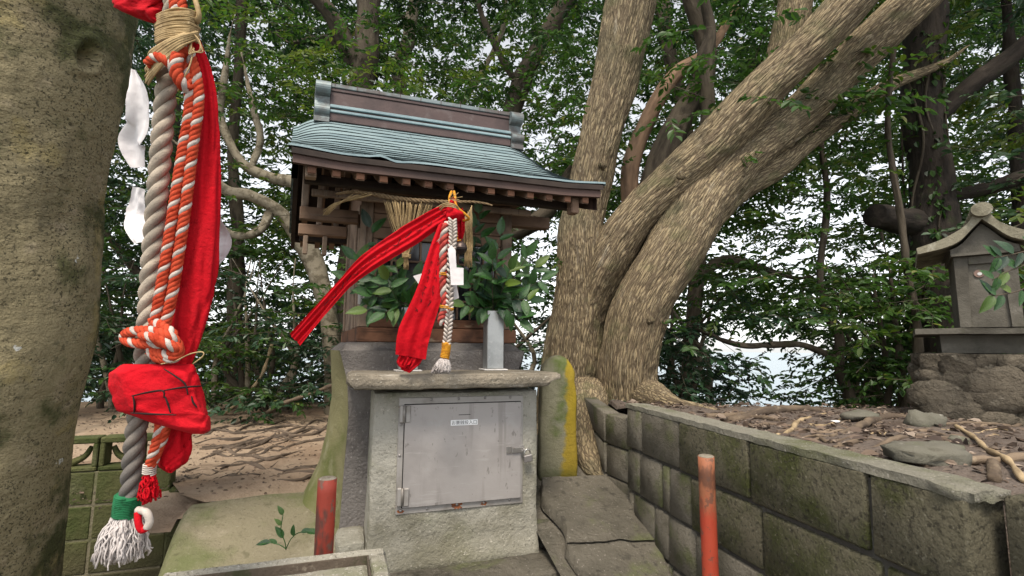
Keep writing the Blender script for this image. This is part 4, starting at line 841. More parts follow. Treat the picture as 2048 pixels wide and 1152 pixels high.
def tassel(top, bot, r0, r1, n, m, parent, name='tassel', rt=.0016, bend=0., side_=None):
    mb = MB(); top, bot = np.array(top), np.array(bot); ax = bot-top; e1 = Rh; e2 = Fh
    for k in range(n):
        a = rng.uniform(0, 2*math.pi); q = math.sqrt(rng.uniform(0, 1)); ln = rng.uniform(.82, 1.04)
        P = [top+(e1*math.cos(a)+e2*math.sin(a))*r0*q, top+ax*.4*ln+(e1*math.cos(a)+e2*math.sin(a))*(r0+(r1-r0)*.65)*q, top+ax*ln*(1-.06*q)+(e1*math.cos(a)+e2*math.sin(a))*r1*q*rng.uniform(.85, 1.15)]
        Pq = spl(P, 12); Pq[2:] += rng.normal(0, rt*1.1, (10, 3)); add_tube(mb, Pq, rt*rng.uniform(.7, 1.2), 5)
    return mb.build(name, m, parent)
tassel(dep(889, 716, 1.925), dep(881, 747, 1.92), .012, .036, 240, M['tassel'], BR)
mb = MB()
for k in range(7): add_tube(mb, spl([dep(890+k, 443, 2.0), dep(886+k*1.5, 452+rng.uniform(0, 5), 1.985), dep(884+k*2, 465+rng.uniform(0, 6), 1.985), dep(888+k, 452, 1.98)], 16), .0022, 5)
for k in range(3): add_tube(mb, spl([dep(886, 462, 1.985), dep(880, 475, 1.985), dep(873+k*3, 484+k*2, 1.985)], 10), .0009, 4)
mb.build('white_knot', M['cordwhite'], BR)
# round bell
bc = dep(921, 496, 2.04); BE = thing('round_bell', 'tarnished brown round bell beside the white braided rope', 'bell', tuple(bc-np.array([0, 0, .03])))
mb = MB(); t = np.linspace(-math.pi/2+.12, math.pi/2-.05, 26); rr = .027*np.cos(t); zz = .027*np.sin(t)*1.02; rr = rr+.0022*(np.abs(zz+.001) < .0028); add_tube(mb, np.stack([t*0+bc[0], t*0+bc[1], bc[2]+zz], -1), rr, 28); add_tube(mb, np.stack([t*0+bc[0], t*0+bc[1], bc[2]+zz], -1)[:1]+np.array([[0, 0, 0], [0, 0, .004]]), .004, 8); mb.build('bell_body', M['bell'], BE)
mb = MB(); th = np.linspace(0, 2*math.pi, 20); add_tube(mb, np.stack([bc[0]+.006*np.cos(th), th*0+bc[1], bc[2]+.031+.006*np.sin(th)], -1), .0016, 6); mb.build('bell_loop', M['bell'], BE)
mb = MB(); V, F = cbox((bc[0]-.02, bc[1]-.0285, bc[2]-.0105), (bc[0]+.02, bc[1]-.020, bc[2]-.008), .0008); mb.add(V, F); mb.build('bell_slit', M['void'], BE, smooth=False)
mb = MB(); add_tube(mb, [dep(910, 478, 2.03), bc+np.array([0, 0, .03])], .0016, 5); wrap(mb, [dep(913, 462, 2.03), dep(914, 482, 2.03)], .004, 4, .0016); add_tube(mb, spl([dep(905, 440, 2.03), dep(912, 458, 2.03), dep(915, 480, 2.03), bc+np.array([0, 0, .034])], 20), .0022, 6); mb.build('bell_cord', M['yellow'], BE)
# folded paper streamers
def paper(name, px, d, label, lean=0., th=.0008, group='white paper streamers'):
    P = np.array([dep(x, y, d+lean*(y-px[0][1])/100) for x, y in px]); c = P.mean(0)
    V, F = extrude(P, Fh*th); mb = MB().add(V, F); return solo(name, mb, M['paper'], tuple(P[np.argmin(P[:, 2])]), label, 'paper streamer', group, smooth=False)
paper('paper_streamer', [(896, 498), (903, 490), (911, 500), (913, 535), (927, 536), (927, 570), (902, 570), (900, 540)], 1.90, 'white zigzag paper streamer hanging in front of the braided rope', -.01)
paper('paper_streamer', [(906, 568), (913, 567), (918, 596), (908, 600)], 1.99, 'white paper strip end below the zigzag paper on the braided rope')
paper('paper_streamer', [(826, 552), (850, 545), (862, 560), (842, 575)], 2.04, 'white paper corner peeping out behind the red cloth streamer')
# straw ornaments
SN = thing('straw_rope', 'old straw festoon with hanging straw tufts under the shrine eave', 'straw rope', tuple(dep(810, 400, 2.25)))
dS = 2.2
mb = MB(); add_tw(mb, twisted([dep(x, y, dS) for x, y in ((672, 388), (700, 384), (730, 386), (760, 391), (800, 398), (850, 402), (900, 404), (945, 404), (970, 407), (985, 411))], [.006, .009, .008, .011, .012, .010, .008, .006, .005, .003], .06, [0, 0, 0], 8)); mb.build('festoon', M['strawdark'], SN)
def tuft(tops, bind, end, n, m, d, spread=12, r=.0013):
    mb = MB()
    for k in range(n):
        t = rng.uniform(0, 1); tx = tops[0][0]+(tops[1][0]-tops[0][0])*t; ty = tops[0][1]+(tops[1][1]-tops[0][1])*t+rng.uniform(-4, 4); dd = d+rng.uniform(-.03, .03)
        b_ = (bind[0]+rng.uniform(-spread, spread)*.45+(t-.5)*6, bind[1]); e_ = (end[0]+rng.uniform(-spread, spread)*.6, end[1]+rng.uniform(-6, 6))
        P = spl([dep(tx, ty, dd), dep(tx*.6+b_[0]*.4+rng.uniform(-3, 3), ty*.55+b_[1]*.45, dd), dep(*b_, d+rng.uniform(-.008, .008)), dep(*e_, d+rng.uniform(-.008, .008))], 12); add_tube(mb, P, r*rng.uniform(.7, 1.2), 4)
    return mb.build('straw_tuft', m, SN)
tuft(((766, 402), (868, 408)), (812, 510), (812, 534), 85, M['straw'], dS, 9)
tuft(((926, 440), (945, 412)), (937, 490), (936, 530), 46, M['straw'], dS-.02, 14)
tuft(((745, 388), (700, 392)), (672, 408), (652, 425), 34, M['straw'], dS, 12)
mb = MB(); wrap(mb, [dep(813, 508, dS), dep(813, 516, dS)], .018, 4, .0022); mb.build('tuft_tie', M['straw'], SN)
# ------------------------------------------------------------------ leafy branches in the vases
def leafmesh(name, Lf, Wf, m, curl=.18, nu=6, nv=4):
    def f(u, v):
        w = Wf*np.sin(math.pi*np.clip(u, .0, 1)**.85)**.8*(1-.25*u); y = (v-.5)*2*w; x = u*Lf; z = -curl*Lf*u*u+.35*np.abs(y)+.02*Lf*np.sin(u*9)*(v-.5); return np.stack([x, y, z], -1)
    V, F = grid(f, nu, nv); return MB().add(V, F).mesh(name, m)
LEAF = [leafmesh('leaf', 1, .25, M['leafdark'], .12), leafmesh('leaf', 1, .27, M['leafdark'], .28), leafmesh('leaf', 1, .22, M['leafdark'], .02)]
def orient(pos, dirn, up, sc):
    x = Vector(dirn).normalized(); z = Vector(up); z = (z-x*z.dot(x)); z = z.normalized() if z.length > 1e-4 else x.orthogonal(); y = z.cross(x)
    return Matrix(((x[0]*sc, y[0]*sc, z[0]*sc, pos[0]), (x[1]*sc, y[1]*sc, z[1]*sc, pos[1]), (x[2]*sc, y[2]*sc, z[2]*sc, pos[2]), (0, 0, 0, 1)))
def branch(parent, pts, nl, ls, bare=.25, r=.0032, spread=.9, mlist=LEAF):
    P = spl(pts, 30); mb = MB(); add_tube(mb, P, np.linspace(r, r*.35, 30), 6); mb.build('stem', M['barkbg'], parent); T, N, B = frames(P)
    for k in range(nl):
        t = bare+(1-bare)*(k+.5)/nl; i = min(int(t*29), 28); s_ = 1 if k % 2 else -1
        lat = np.cross(T[i], -Fh)*s_; lat = lat/np.linalg.norm(lat); d = lat*spread+T[i]*rng.uniform(.35, .9)+np.array([0, 0, rng.uniform(-.35, .25)])+Fh*rng.uniform(-.7, .45)
        up = -Fh*rng.uniform(.5, 1.1)+np.array([0, 0, rng.uniform(.2, .9)])+lat*rng.uniform(-.3, .3)
        inst('leaf', random.choice(mlist), orient(P[i], d, up, ls*rng.uniform(.75, 1.15)), parent)
    inst('leaf', mlist[0], orient(P[-1], T[-1]+Fh*rng.uniform(-.3, .1), -Fh+np.array([0, 0, .4]), ls), parent)
BRR = thing('leafy_branches', 'taller bunch of glossy evergreen branches in the vase by the bell', 'branches', tuple(vR), 'evergreen branches in the metal vases')
g = vR-np.array([0, 0, .1]); dR = float((vR-CC) @ CF)
for (x, y, dd, nl, bx, by) in ((958, 428, .03, 13, 968, 540), (948, 455, .0, 9, 968, 560), (1070, 535, -.02, 9, 1020, 580), (1000, 470, -.02, 9, 990, 560), (1055, 512, -.05, 10, 1015, 575), (1082, 560, -.04, 9, 1030, 590), (1060, 600, -.10, 8, 1020, 600), (935, 560, -.06, 9, 962, 600), (945, 500, -.02, 7, 965, 580), (1020, 540, -.10, 9, 1000, 590), (985, 520, -.10, 8, 985, 590), (930, 610, -.08, 6, 960, 615), (1040, 640, -.10, 6, 1010, 615)):
    branch(BRR, [g, vR+np.array([0, 0, .005]), dep(bx, by, dR+dd*.5), dep(x, y, dR+dd)], nl+3, .096, .3)
BRL = thing('leafy_branches', 'lower bunch of glossy evergreen branches beside the notice plate', 'branches', tuple(vL), 'evergreen branches in the metal vases')
g = vL-np.array([0, 0, .1]); dL = float((vL-CC) @ CF)
for (x, y, dd, nl, bx, by) in ((740, 455, .06, 9, 780, 560), (712, 520, .0, 9, 770, 580), (702, 560, -.05, 10, 765, 590), (745, 590, -.08, 9, 780, 600), (770, 625, -.10, 7, 795, 612), (790, 520, -.02, 7, 805, 580), (830, 560, .02, 6, 820, 590), (735, 540, -.10, 9, 775, 590), (775, 560, -.12, 8, 795, 600), (735, 620, -.1, 6, 780, 615)):
    branch(BRL, [g, vL+np.array([0, 0, .005]), dep(bx, by, dL+dd*.5), dep(x, y, dL+dd)], nl+3, .098, .3)

# ------------------------------------------------------------------ bell rope hanging in the foreground
DF = .95
FR = thing('foreground_bell_rope', 'thick grey bell rope with orange cords and red cloth beside the speckled tree trunk', 'bell rope', tuple(dep(240, 1120, DF)))
def dp(x, y, o=0.): return dep(x, y, DF+o)
mb = MB(); hp = [dp(*q) for q in ((352, -260), (350, -60), (346, 60), (338, 130), (328, 230), (314, 400), (302, 550), (292, 690), (280, 800), (268, 900), (260, 985), (256, 1010))]
add_tw(mb, twisted(hp, [.0178]*6+[.0178, .0176, .0176, .0176, .0168, .015], .088, [0, 0, 0], 16, .4)); mb.build('thick_rope', M['hemp'], FR)
CM = [M['cordred'], M['cordwhite']]
def cord(pts, name='orange_cord', R=.0094, pitch=.040, st=(0, 0, 1, 0), ph=0., o=-.03):
    mb = MB(); add_tw(mb, twisted([dp(x, y, (q[0] if q else o)) for x, y, *q in pts], R, pitch, list(st), 9, ph, step=.003)); return mb.build(name, CM, FR)
cord([(352, -250), (356, -60), (366, 30), (376, 95), (392, 150), (397, 205), (386, 290), (373, 400), (356, 520), (340, 610), (326, 665)])
cord([(345, -250), (348, -50), (352, 40), (362, 110), (378, 170), (378, 230), (366, 300), (350, 400), (333, 510), (318, 600), (306, 665)], ph=2.0, o=-.034)
cord([(298, 128, -.03), (312, 116, -.04), (332, 120, -.045), (346, 132, -.045), (352, 152, -.04)], R=.0098)
cord([(370, 90, -.03), (356, 110, -.05), (352, 140, -.055), (362, 165, -.05), (376, 178, -.04)], R=.0105)
# knot
cord([(306, 640, -.03), (326, 655, -.045), (344, 668, -.05), (336, 684, -.05), (300, 688, -.052), (262, 684, -.045), (250, 674, -.03), (262, 664, -.045), (300, 662, -.055), (336, 672, -.06), (352, 686, -.05), (356, 700, -.05), (340, 712, -.055), (312, 704, -.05), (298, 690, -.045)], R=.0096)
cord([(285, 670, -.055), (310, 676, -.066), (340, 690, -.064), (358, 700, -.055), (346, 716, -.055), (318, 716, -.05), (300, 700, -.045)], R=.0094)
cord([(322, 838, -.02), (318, 870, -.025), (308, 905, -.025), (300, 935, -.02)], R=.0094, pitch=.042); cord([(336, 838, -.02), (328, 870, -.022), (314, 905, -.02), (302, 935, -.016)], R=.0086, pitch=.042, ph=2.)
# straw binding
mb = MB()
for k in range(16):
    y = 22+k*3.6+rng.uniform(-1, 1); P = [dp(312+rng.uniform(-2, 2), y+10, .0), dp(330, y+2, -.043), dp(355, y-3+rng.uniform(-2, 2), -.052), dp(380, y-1, -.046), dp(397+rng.uniform(-3, 3), y+9, -.005), dp(370, y+4, .03), dp(330, y+6, .03), dp(312, y+10, 0)]
    add_tube(mb, spl(P, 30), .0032, 6, flat=.6)
for k in range(16):
    y = 66+k*3.0; P = [dp(388+rng.uniform(-4, 8), 62+k*1.2, -.035), dp(362, 70+k*1.6, -.058), dp(330, 84+k*2.6, -.05), dp(303+rng.uniform(-3, 3), 104+k*3.4, -.03), dp(294+rng.uniform(-3, 3), 120+k*3.2, -.005)]
    add_tube(mb, spl(P, 24), .0034, 6, flat=.6)
for k in range(4): add_tube(mb, spl([dp(386, 66, -.04), dp(400+k*2, 84+k*6, -.05), dp(398-k*3, 104, -.05), dp(384-k*2, 98+k*3, -.05), dp(382, 74, -.04)], 20), .0011, 5)
add_tube(mb, spl([dp(388, 96, -.045), dp(380, 130, -.05), (dp(366, 160, -.05)), dp(356, 182, -.045)], 14), .0013, 5)
add_tube(mb, spl([dp(380, -30, -.02), dp(392, 5, -.03), dp(398, 32, -.03), dp(390, 44, -.03)], 14), .0075, 8, flat=.6)
mb.build('straw_binding', M['straw'], FR)
mb = MB(); add_tube(mb, spl([dp(322, 728, -.06), dp(350, 722, -.06), (dp(380, 708, -.06)), dp(404, 704, -.06), dp(406, 712, -.06), dp(386, 728, -.06)], 24), .0011, 5); mb.build('loose_thread', M['straw'], FR)
# red cloth: lofted folded volumes
def loft(name, rows, d, th, m=M['red'], sq=1.0, lin=False, folds=7, amp=.05, n=56, rowsn=70, seed=0., par=None):
    rows_ = np.array(rows, float); R_ = spl(rows_, rowsn) if not lin else np.stack([np.interp(np.linspace(0, len(rows)-1, rowsn), np.arange(len(rows)), rows_[:, q]) for q in range(3)], -1); th_ = np.arange(n)/n*2*math.pi; VV = []
    for i, (y, xl, xr) in enumerate(R_):
        cx_, hw = (xl+xr)/2, max((xr-xl)/2, 1); vv = i/rowsn
        f = 1+amp*np.sin(th_*folds+seed+2*math.sin(vv*4+seed))+amp*1.3*fbm(np.stack([np.cos(th_)*2.5, np.sin(th_)*2.5, th_*0+vv*7+seed], -1), 4)-amp*1.5*np.exp(-(((np.cos(th_)*.6+vv*1.9+.25*math.sin(seed)) % .8-.4)/.05)**2)
        e = math.sin(math.pi*min(max(vv*1.0, .0), 1))**.35*.9+.1; tt = th*(.35+.65*e)
        for k in range(n): cc_, ss_ = math.cos(th_[k]), math.sin(th_[k]); VV.append(dep(cx_+hw*math.copysign(abs(cc_)**sq, cc_)*(1+(f[k]-1)*.5), y, d+tt*math.copysign(abs(ss_)**sq, ss_)*f[k]))
    i = np.arange(rowsn-1)[:, None]*n; j = np.arange(n); k = (j+1) % n; F = np.stack([i+j, i+k, i+n+k, i+n+j], -1).reshape(-1, 4)
    V = np.array(VV); mb = MB(); F2 = [list(f) for f in F]+[list(range(n)), [(rowsn-1)*n+q for q in range(n)][::-1]]; mb.add(V, F2); return mb.build(name, m, par or FR)
loft('red_cloth', [(70, 376, 396), (150, 378, 424), (250, 372, 437), (350, 352, 440), (450, 346, 438), (550, 336, 431), (620, 330, 420), (690, 334, 398), (740, 336, 378)], DF+.012, .022, folds=9, amp=.10, seed=.7)
WR = loft('red_cloth_wrap', [(728, 247, 385), (731, 240, 388), (746, 218, 394), (772, 216, 401), (800, 224, 406), (822, 236, 415), (832, 268, 419), (848, 310, 421), (860, 352, 421), (868, 386, 408)], DF-.012, .050, sq=.62, lin=True, folds=6, amp=.045, seed=2.1)
loft('red_cloth_tail', [(838, 340, 386), (870, 330, 384), (905, 318, 381), (928, 316, 368), (940, 326, 352), (946, 336, 344)], DF+.01, .022, folds=5, amp=.12, seed=1.1, rowsn=40)
loft('red_cloth', [(-120, 320, 372), (-60, 280, 372), (-20, 236, 366), (5, 222, 350), (20, 238, 344), (38, 280, 336), (50, 318, 334)], DF+.02, .03, folds=5, amp=.12, seed=3.3, rowsn=44)
mb = MB()
for st in ([(328, 738), (350, 752), (370, 768), (376, 790)], [(264, 792), (300, 784), (326, 782), (328, 796)], [(266, 792), (269, 808), (268, 826)], [(330, 793), (336, 808), (341, 826)], [(328, 781), (365, 775), (402, 772)], [(383, 792), (386, 804), (394, 815)], [(262, 826), (300, 828), (352, 830)]):
    for q in spl(np.array(st, float), 16)[:1]: pass
    Q = spl(np.array(st, float), 16); P = []
    for x, y in Q:
        r_ = np.array([(727, 250, 384), (740, 226, 394), (770, 217, 402), (800, 222, 408), (828, 242, 417), (850, 292, 421)], float)
        xl, xr = np.interp(y, r_[:, 0], r_[:, 1]), np.interp(y, r_[:, 0], r_[:, 2]); c = (x-(xl+xr)/2)/((xr-xl)/2); P.append(dep(x, y, DF-.012-.0555*max(.02, 1-abs(c)**(2/.62))**.31))
    add_tube(mb, P, .0016+.0012*np.sin(np.linspace(0, 3.1, 16)), 6, flat=.6)
o = mb.build('ink_writing', M['ink'], WR); o['kind'] = 'stuff'
mb = MB(); wrap(mb, [dp(257, 990), dp(254, 1010), dp(251, 1030)], [.0208, .0212, .0208], 12, .0020); add_tube(mb, [dp(258, 988), dp(250, 1031)], .0200, 18); mb.build('green_binding', M['greenyarn'], FR)
tassel(dp(252, 1028), dp(243, 1120), .017, .042, 380, M['tassel'], FR, rt=.0018)
tassel(dp(298, 945, -.02), dp(296, 1004, -.02), .006, .016, 70, M['red'], FR, 'red_tassel', .0018)
mb = MB(); wrap(mb, [dp(300, 928, -.02), dp(298, 948, -.02)], .010, 5, .0016); mb.build('white_tie', M['cordwhite'], FR)
mb = MB(); add_tube(mb, spl([dp(276, 1020, -.02), dp(292, 1024, -.03), dp(299, 1042, -.03), dp(294, 1056, -.03)], 20), .0068, 9, 1); add_tube(mb, spl([dp(276, 1024, -.025), dp(277, 1046, -.03), dp(284, 1060, -.03), dp(296, 1054, -.03)], 20), .0062, 9, 0); mb.build('loop_end', [M['red'], M['cordwhite']], FR)
def curlpaper(pts, wpx, label, seed, amp=.007):
    P = [dep(*q) for q in pts]; Ws = [w/1000*q[2] for w, q in zip(wpx, pts)]; V, F, f = ribbon(P, Ws, Fh, 1.6, amp, 14, 40, seed); mb = MB(); add_cloth(mb, V, F, 14, 40, .0008, Fh)
    solo('paper_streamer', mb, M['paper'], tuple(V[V[:, 2].argmin()]), label, 'paper streamer', 'white paper streamers')
curlpaper([(266, 138, 1.03), (276, 190, 1.02), (274, 250, 1.03), (264, 285, 1.05), (276, 335, 1.06)], [3, 22, 27, 26, 12], 'white paper streamer between the grey foreground rope and the tree trunk', .4)
curlpaper([(276, 375, 1.06), (272, 420, 1.07), (270, 450, 1.06), (280, 485, 1.05)], [14, 22, 22, 10], 'lower creased white paper behind the grey foreground rope', 1.7)
curlpaper([(432, 432, 1.04), (440, 470, 1.05), (444, 495, 1.04), (430, 532, 1.03)], [8, 22, 20, 8], 'white paper peeping out beside the long red cloth', 2.9)

# ------------------------------------------------------------------ trees
def boulder(r, seed, sq=(1, 1, 1), n=14, m=10):
    th_, ph = np.meshgrid(np.linspace(0, 2*math.pi, n, endpoint=False), np.linspace(0, math.pi, m), indexing='ij'); D_ = np.stack([np.sin(ph)*np.cos(th_), np.sin(ph)*np.sin(th_), np.cos(ph)], -1); D_ = np.sign(D_)*np.abs(D_)**.75
    R_ = r*(1+.28*fbm(D_*1.6+seed, 3)); V = (D_*R_[..., None]*np.array(sq)).reshape(-1, 3); F = []
    for i in range(n):
        for j in range(m-1): F.append([i*m+j, i*m+j+1, ((i+1) % n)*m+j+1, ((i+1) % n)*m+j])
    return V, np.array(F)
def pxpath(rows, n, ds=1.0):                                     # rows: px, py, depth, radius_px
    P = np.array([list(dep(x, y, d*ds))+[r/FPX*d*ds] for x, y, d, r in rows]); return spl(P, n)
def furrow(amp, fr=40., st=.16, lump=.02):
    def f(bk, th, L_):
        r = np.linalg.norm(bk[..., :2], axis=-1); q = bk*np.array([fr, fr, fr*st]); a = fbm(q, 3); rid = 1-np.abs(a)*1.6
        return amp*rid+lump*r/.2*fbm(bk*np.array([5, 5, 2.2])+3, 2)
    return f
TT = thing('twin_trunk_tree', 'large furrowed tree with two leaning trunks behind the block walls', 'tree', tuple(dep(1200, 810, 3.7)))
def stem(name, rows, n, seg, parent, m=M['bark'], amp=.009, lump=.02, cap=True, ds=1.22):
    Q = pxpath(rows, n, ds); mb = MB(); V, Fs, bk = tube(Q[:, :3], Q[:, 3], seg, disp=furrow(amp, lump=lump), cap=cap); mb.V.append(V); mb.n = len(V); mb.F = [(f, 0) for f in Fs]; mb.A['bark'] = [(0, bk)]
    return mb.build(name, m, parent)
stem('trunk', [(1150, 905, 3.52, 92), (1146, 840, 3.5, 74), (1143, 780, 3.48, 63), (1144, 712, 3.46, 57), (1156, 605, 3.44, 52), (1160, 530, 3.42, 46), (1160, 463, 3.42, 42), (1173, 400, 3.42, 38), (1200, 270, 3.4, 42), (1238, 120, 3.38, 45), (1262, 0, 3.36, 47), (1280, -120, 3.34, 46), (1300, -280, 3.3, 42)], 280, 150, TT)
stem('limb', [(1160, 690, 3.43, 36), (1182, 600, 3.40, 40), (1218, 515, 3.34, 43), (1286, 417, 3.26, 39), (1400, 313, 3.18, 42), (1470, 240, 3.12, 41), (1540, 164, 3.06, 39), (1645, 64, 2.97, 39), (1740, -40, 2.9, 38), (1880, -190, 2.8, 34)], 250, 130, TT)
stem('trunk', [(1262, 900, 3.16, 84), (1258, 850, 3.18, 66), (1256, 800, 3.2, 57), (1256, 712, 3.2, 55), (1284, 605, 3.2, 57), (1348, 498, 3.2, 57), (1412, 390, 3.22, 53), (1475, 318, 3.25, 48), (1549, 263, 3.28, 41), (1610, 217, 3.28, 37), (1674, 153, 3.26, 38), (1738, 89, 3.22, 37), (1850, -15, 3.16, 37), (1990, -135, 3.1, 34)], 280, 140, TT)
for kx, ky, kd_, kr in ((1362, 352, 3.12, 15), (1205, 330, 3.36, 12), (1300, 640, 3.12, 13)):
    kb = dep(kx, ky, kd_*1.22-.13); mb = MB(); V, F = boulder(.03, kx*.1, (1, .8, 1), 16, 10); mb.add(V+kb, F, 0, bark=V*3); mb.build('knot', M['bark'], TT)
stem('limb', [(1420, 430, 3.24, 30), (1480, 375, 3.3, 26), (1560, 330, 3.36, 24), (1610, 285, 3.4, 21), (1690, 230, 3.5, 17), (1780, 170, 3.55, 12), (1880, 130, 3.6, 6), (1940, 90, 3.6, 1)], 80, 50, TT, amp=.006)
stem('limb', [(1300, 540, 3.5, 30), (1296, 450, 3.6, 30), (1316, 350, 3.66, 30), (1350, 260, 3.7, 26), (1400, 170, 3.8, 22), (1412, 90, 3.8, 17), (1380, 0, 3.8, 14), (1370, -80, 3.8, 12)], 90, 50, TT, M['barkbg'], .006)
stem('limb', [(1262, 440, 3.7, 16), (1262, 330, 3.75, 16), (1300, 230, 3.8, 15), (1350, 150, 3.8, 15), (1402, 115, 3.8, 12), (1440, 70, 3.8, 8), (1470, 10, 3.8, 5), (1480, -60, 3.8, 1)], 80, 40, TT, M['barkred'], .004)
stem('limb', [(1560, 150, 3.9, 30), (1580, 60, 3.95, 32), (1592, -20, 4.0, 30), (1600, -160, 4, 26)], 60, 40, TT, M['bark'], .006)
stem('limb', [(1412, 270, 3.5, 13), (1416, 200, 3.52, 12), (1408, 120, 3.55, 14), (1420, 60, 3.55, 10), (1400, -40, 3.55, 8)], 60, 30, TT, M['barkbg'], .004)
for rows in ([(1300, 800, 3.7, 40), (1345, 812, 3.1, 18), (1400, 822, 2.9, 12), (1480, 838, 2.75, 9), (1560, 832, 2.8, 7)], [(1172, 800, 3.95, 50), (1170, 860, 3.3, 34), (1174, 905, 2.98, 27), (1186, 940, 2.78, 17), (1204, 957, 2.69, 5)], [(1110, 850, 4.0, 40), (1084, 900, 3.8, 22), (1070, 940, 3.7, 8)]):
    stem('root', rows, 50, 40, TT, M['bark'], .006, ds=1.0)
# speckled trunk in the left foreground
LT = thing('speckled_tree', 'near smooth barked tree trunk with dark specks and a knot hole', 'tree', tuple(dep(0, 1152, 1.75)*np.array([1, 1, 0])+np.array([0, 0, -.62])))
redge = [(-260, 300), (-80, 285), (0, 272), (90, 256), (200, 236), (320, 214), (430, 199), (560, 196), (700, 180), (850, 150), (1000, 130), (1152, 112), (1320, 90)]
DT = 1.72; Rt = .30
P = []
for y, x in redge:
    r = Rt*(1+.10*math.exp(-((y-0)/300)**2)+.10*max(0, (y-900)/400)); c = dep(x-r/DT*FPX*1.27, y, DT); P.append(list(c)+[r])
Q = spl(np.array(P), 250)
def kd(bk, th, L_): return .006*fbm(bk*np.array([9, 9, 5]), 4)+.012*fbm(bk*np.array([3, 3, 2])+7, 2)-.003*(np.abs(fbm(bk*np.array([6, 6, 22])+2, 2)) < .05)
V, Fs, bk = tube(Q[:, :3], Q[:, 3], 170, disp=kd, cap=False)
rel = V-CC; zd = rel @ CF; pxx = 1024+FPX*(rel @ CR)/zd; pyy = 576-FPX*(rel @ CU)/zd
axp = Q[np.abs(V[:, None, 2]-Q[None, ::4, 2]).argmin(1)*4, :3]; inward = axp-V; inward[:, 2] = 0; inward /= np.linalg.norm(inward, axis=1)[:, None]+1e-9
rr = np.hypot((pxx-172)/15., (pyy-112)/21.); front = ((inward @ CF) > 0) & (rr < 6)
V = V+inward*((.055*np.exp(-rr**2)-.016*np.exp(-((rr-1.7)/.7)**2)*(pyy < 150))*front)[:, None]
mb = MB(); mb.V.append(V); mb.n = len(V); mb.F = [(f, 0) for f in Fs]; mb.A['bark'] = [(0, bk)]; mb.build('trunk', M['barksmooth'], LT)
q0 = Q[3, :3]; mb = MB(); add_tube(mb, spl([q0+np.array([.0, 0, .05]), q0+np.array([.15, -.2, .3]), dp(352, -290, 0)+np.array([0, 0, .03]), dp(700, -420, 0)], 40), np.linspace(.10, .03, 40), 20); mb.build('limb', M['barksmooth'], LT)

# ------------------------------------------------------------------ forest behind
def bgstem(parent, rows, name='trunk', m=M['barkbg'], n=60, seg=14, amp=.01):
    a, b = rows[-2], rows[-1]
    if b[3] < 19: rows = list(rows)+[(b[0]+(b[0]-a[0])*.8, b[1]+(b[1]-a[1])*.8, b[2], b[3]*.45), (b[0]+(b[0]-a[0])*1.5+rng.uniform(-15, 15), b[1]+(b[1]-a[1])*1.3-20, b[2], .6)]
    return stem(name, rows, n, seg, parent, m, amp, .06, ds=1.0)
def leafcloud(pos, dirn, Ln, Wn, rnd):
    N = len(pos); d = dirn/np.linalg.norm(dirn, axis=1)[:, None]; up = np.stack([rng.normal(0, .45, N), rng.normal(0, .45, N), np.abs(rng.normal(.8, .35, N))], -1)
    s_ = np.cross(up, d); s_ /= np.linalg.norm(s_, axis=1)[:, None]+1e-9; n_ = np.cross(d, s_); Ln = Ln[:, None]; Wn = Wn[:, None]
    b = pos; t = pos+d*Ln-n_*Ln*.10; h = n_*Wn*.35
    l1, l2 = pos+d*Ln*.30+s_*Wn*.9+h, pos+d*Ln*.68+s_*Wn*.78+h*.8; r1, r2 = pos+d*Ln*.30-s_*Wn*.9+h, pos+d*Ln*.68-s_*Wn*.78+h*.8
    V = np.stack([b, l1, l2, t, r2, r1], 1).reshape(-1, 3); k = np.arange(N)*6
    F = np.concatenate([np.stack([k, k+3, k+2, k+1], -1), np.stack([k, k+5, k+4, k+3], -1)])
    return V, F, np.repeat(rnd, 6)
FT = []      # forest trees: (px centre, thing, material key)
def ftree(name, label, px, base, rows_list, mk='fol', cat='tree', group='forest trees behind the shrines', bark='barkbg'):
    b = dep(*base); t = thing(name, label, cat, (b[0], b[1], float(height(np.array(b[0]), np.array(b[1])))), group)
    for i, rows in enumerate(rows_list): bgstem(t, rows, 'trunk' if i == 0 else 'limb', M[bark])
    FT.append((px, t, mk)); return t
ftree('forest_tree', 'dark slim tree standing behind the orange cord and long red cloth', 330, (330, 850, 7), [[(330, 900, 7, 14), (345, 700, 7, 13), (330, 500, 7, 11), (350, 250, 7, 9), (340, 0, 7, 7), (345, -200, 7, 5)], [(340, 600, 7, 7), (270, 540, 7, 6), (200, 450, 6.8, 4)]], 'folcool')
ftree('forest_tree', 'dark upright tree between the red cloth and the wooden shrine', 468, (466, 850, 6.5), [[(464, 900, 6.5, 17), (466, 740, 6.5, 16), (470, 620, 6.5, 15), (476, 470, 6.5, 12), (466, 300, 6.5, 10), (480, 100, 6.5, 8), (490, -200, 6.5, 6)], [(474, 520, 6.5, 7), (440, 470, 6.4, 6), (400, 452, 6.3, 4)]])
ftree('contorted_tree', 'pale mottled tree with crooked limbs reaching out left of the shrine eave', 575, (668, 830, 5.2), [[(672, 900, 5.2, 20), (664, 690, 5.2, 18), (642, 570, 5.2, 19), (612, 490, 5.2, 18), (560, 425, 5.1, 13), (500, 392, 5.0, 11), (452, 380, 5.0, 9), (410, 340, 5, 6)],
      [(606, 480, 5.2, 12), (625, 420, 5.3, 11), (600, 372, 5.3, 10), (540, 356, 5.3, 9), (492, 332, 5.3, 9), (462, 290, 5.3, 8), (440, 230, 5.3, 7), (450, 150, 5.3, 5)], [(545, 410, 5.1, 7), (520, 460, 5.0, 6), (470, 470, 5.0, 5), (420, 440, 4.9, 4)], [(500, 340, 5.3, 5), (520, 280, 5.4, 5), (505, 210, 5.4, 4)]], 'fol', bark='barkpale')
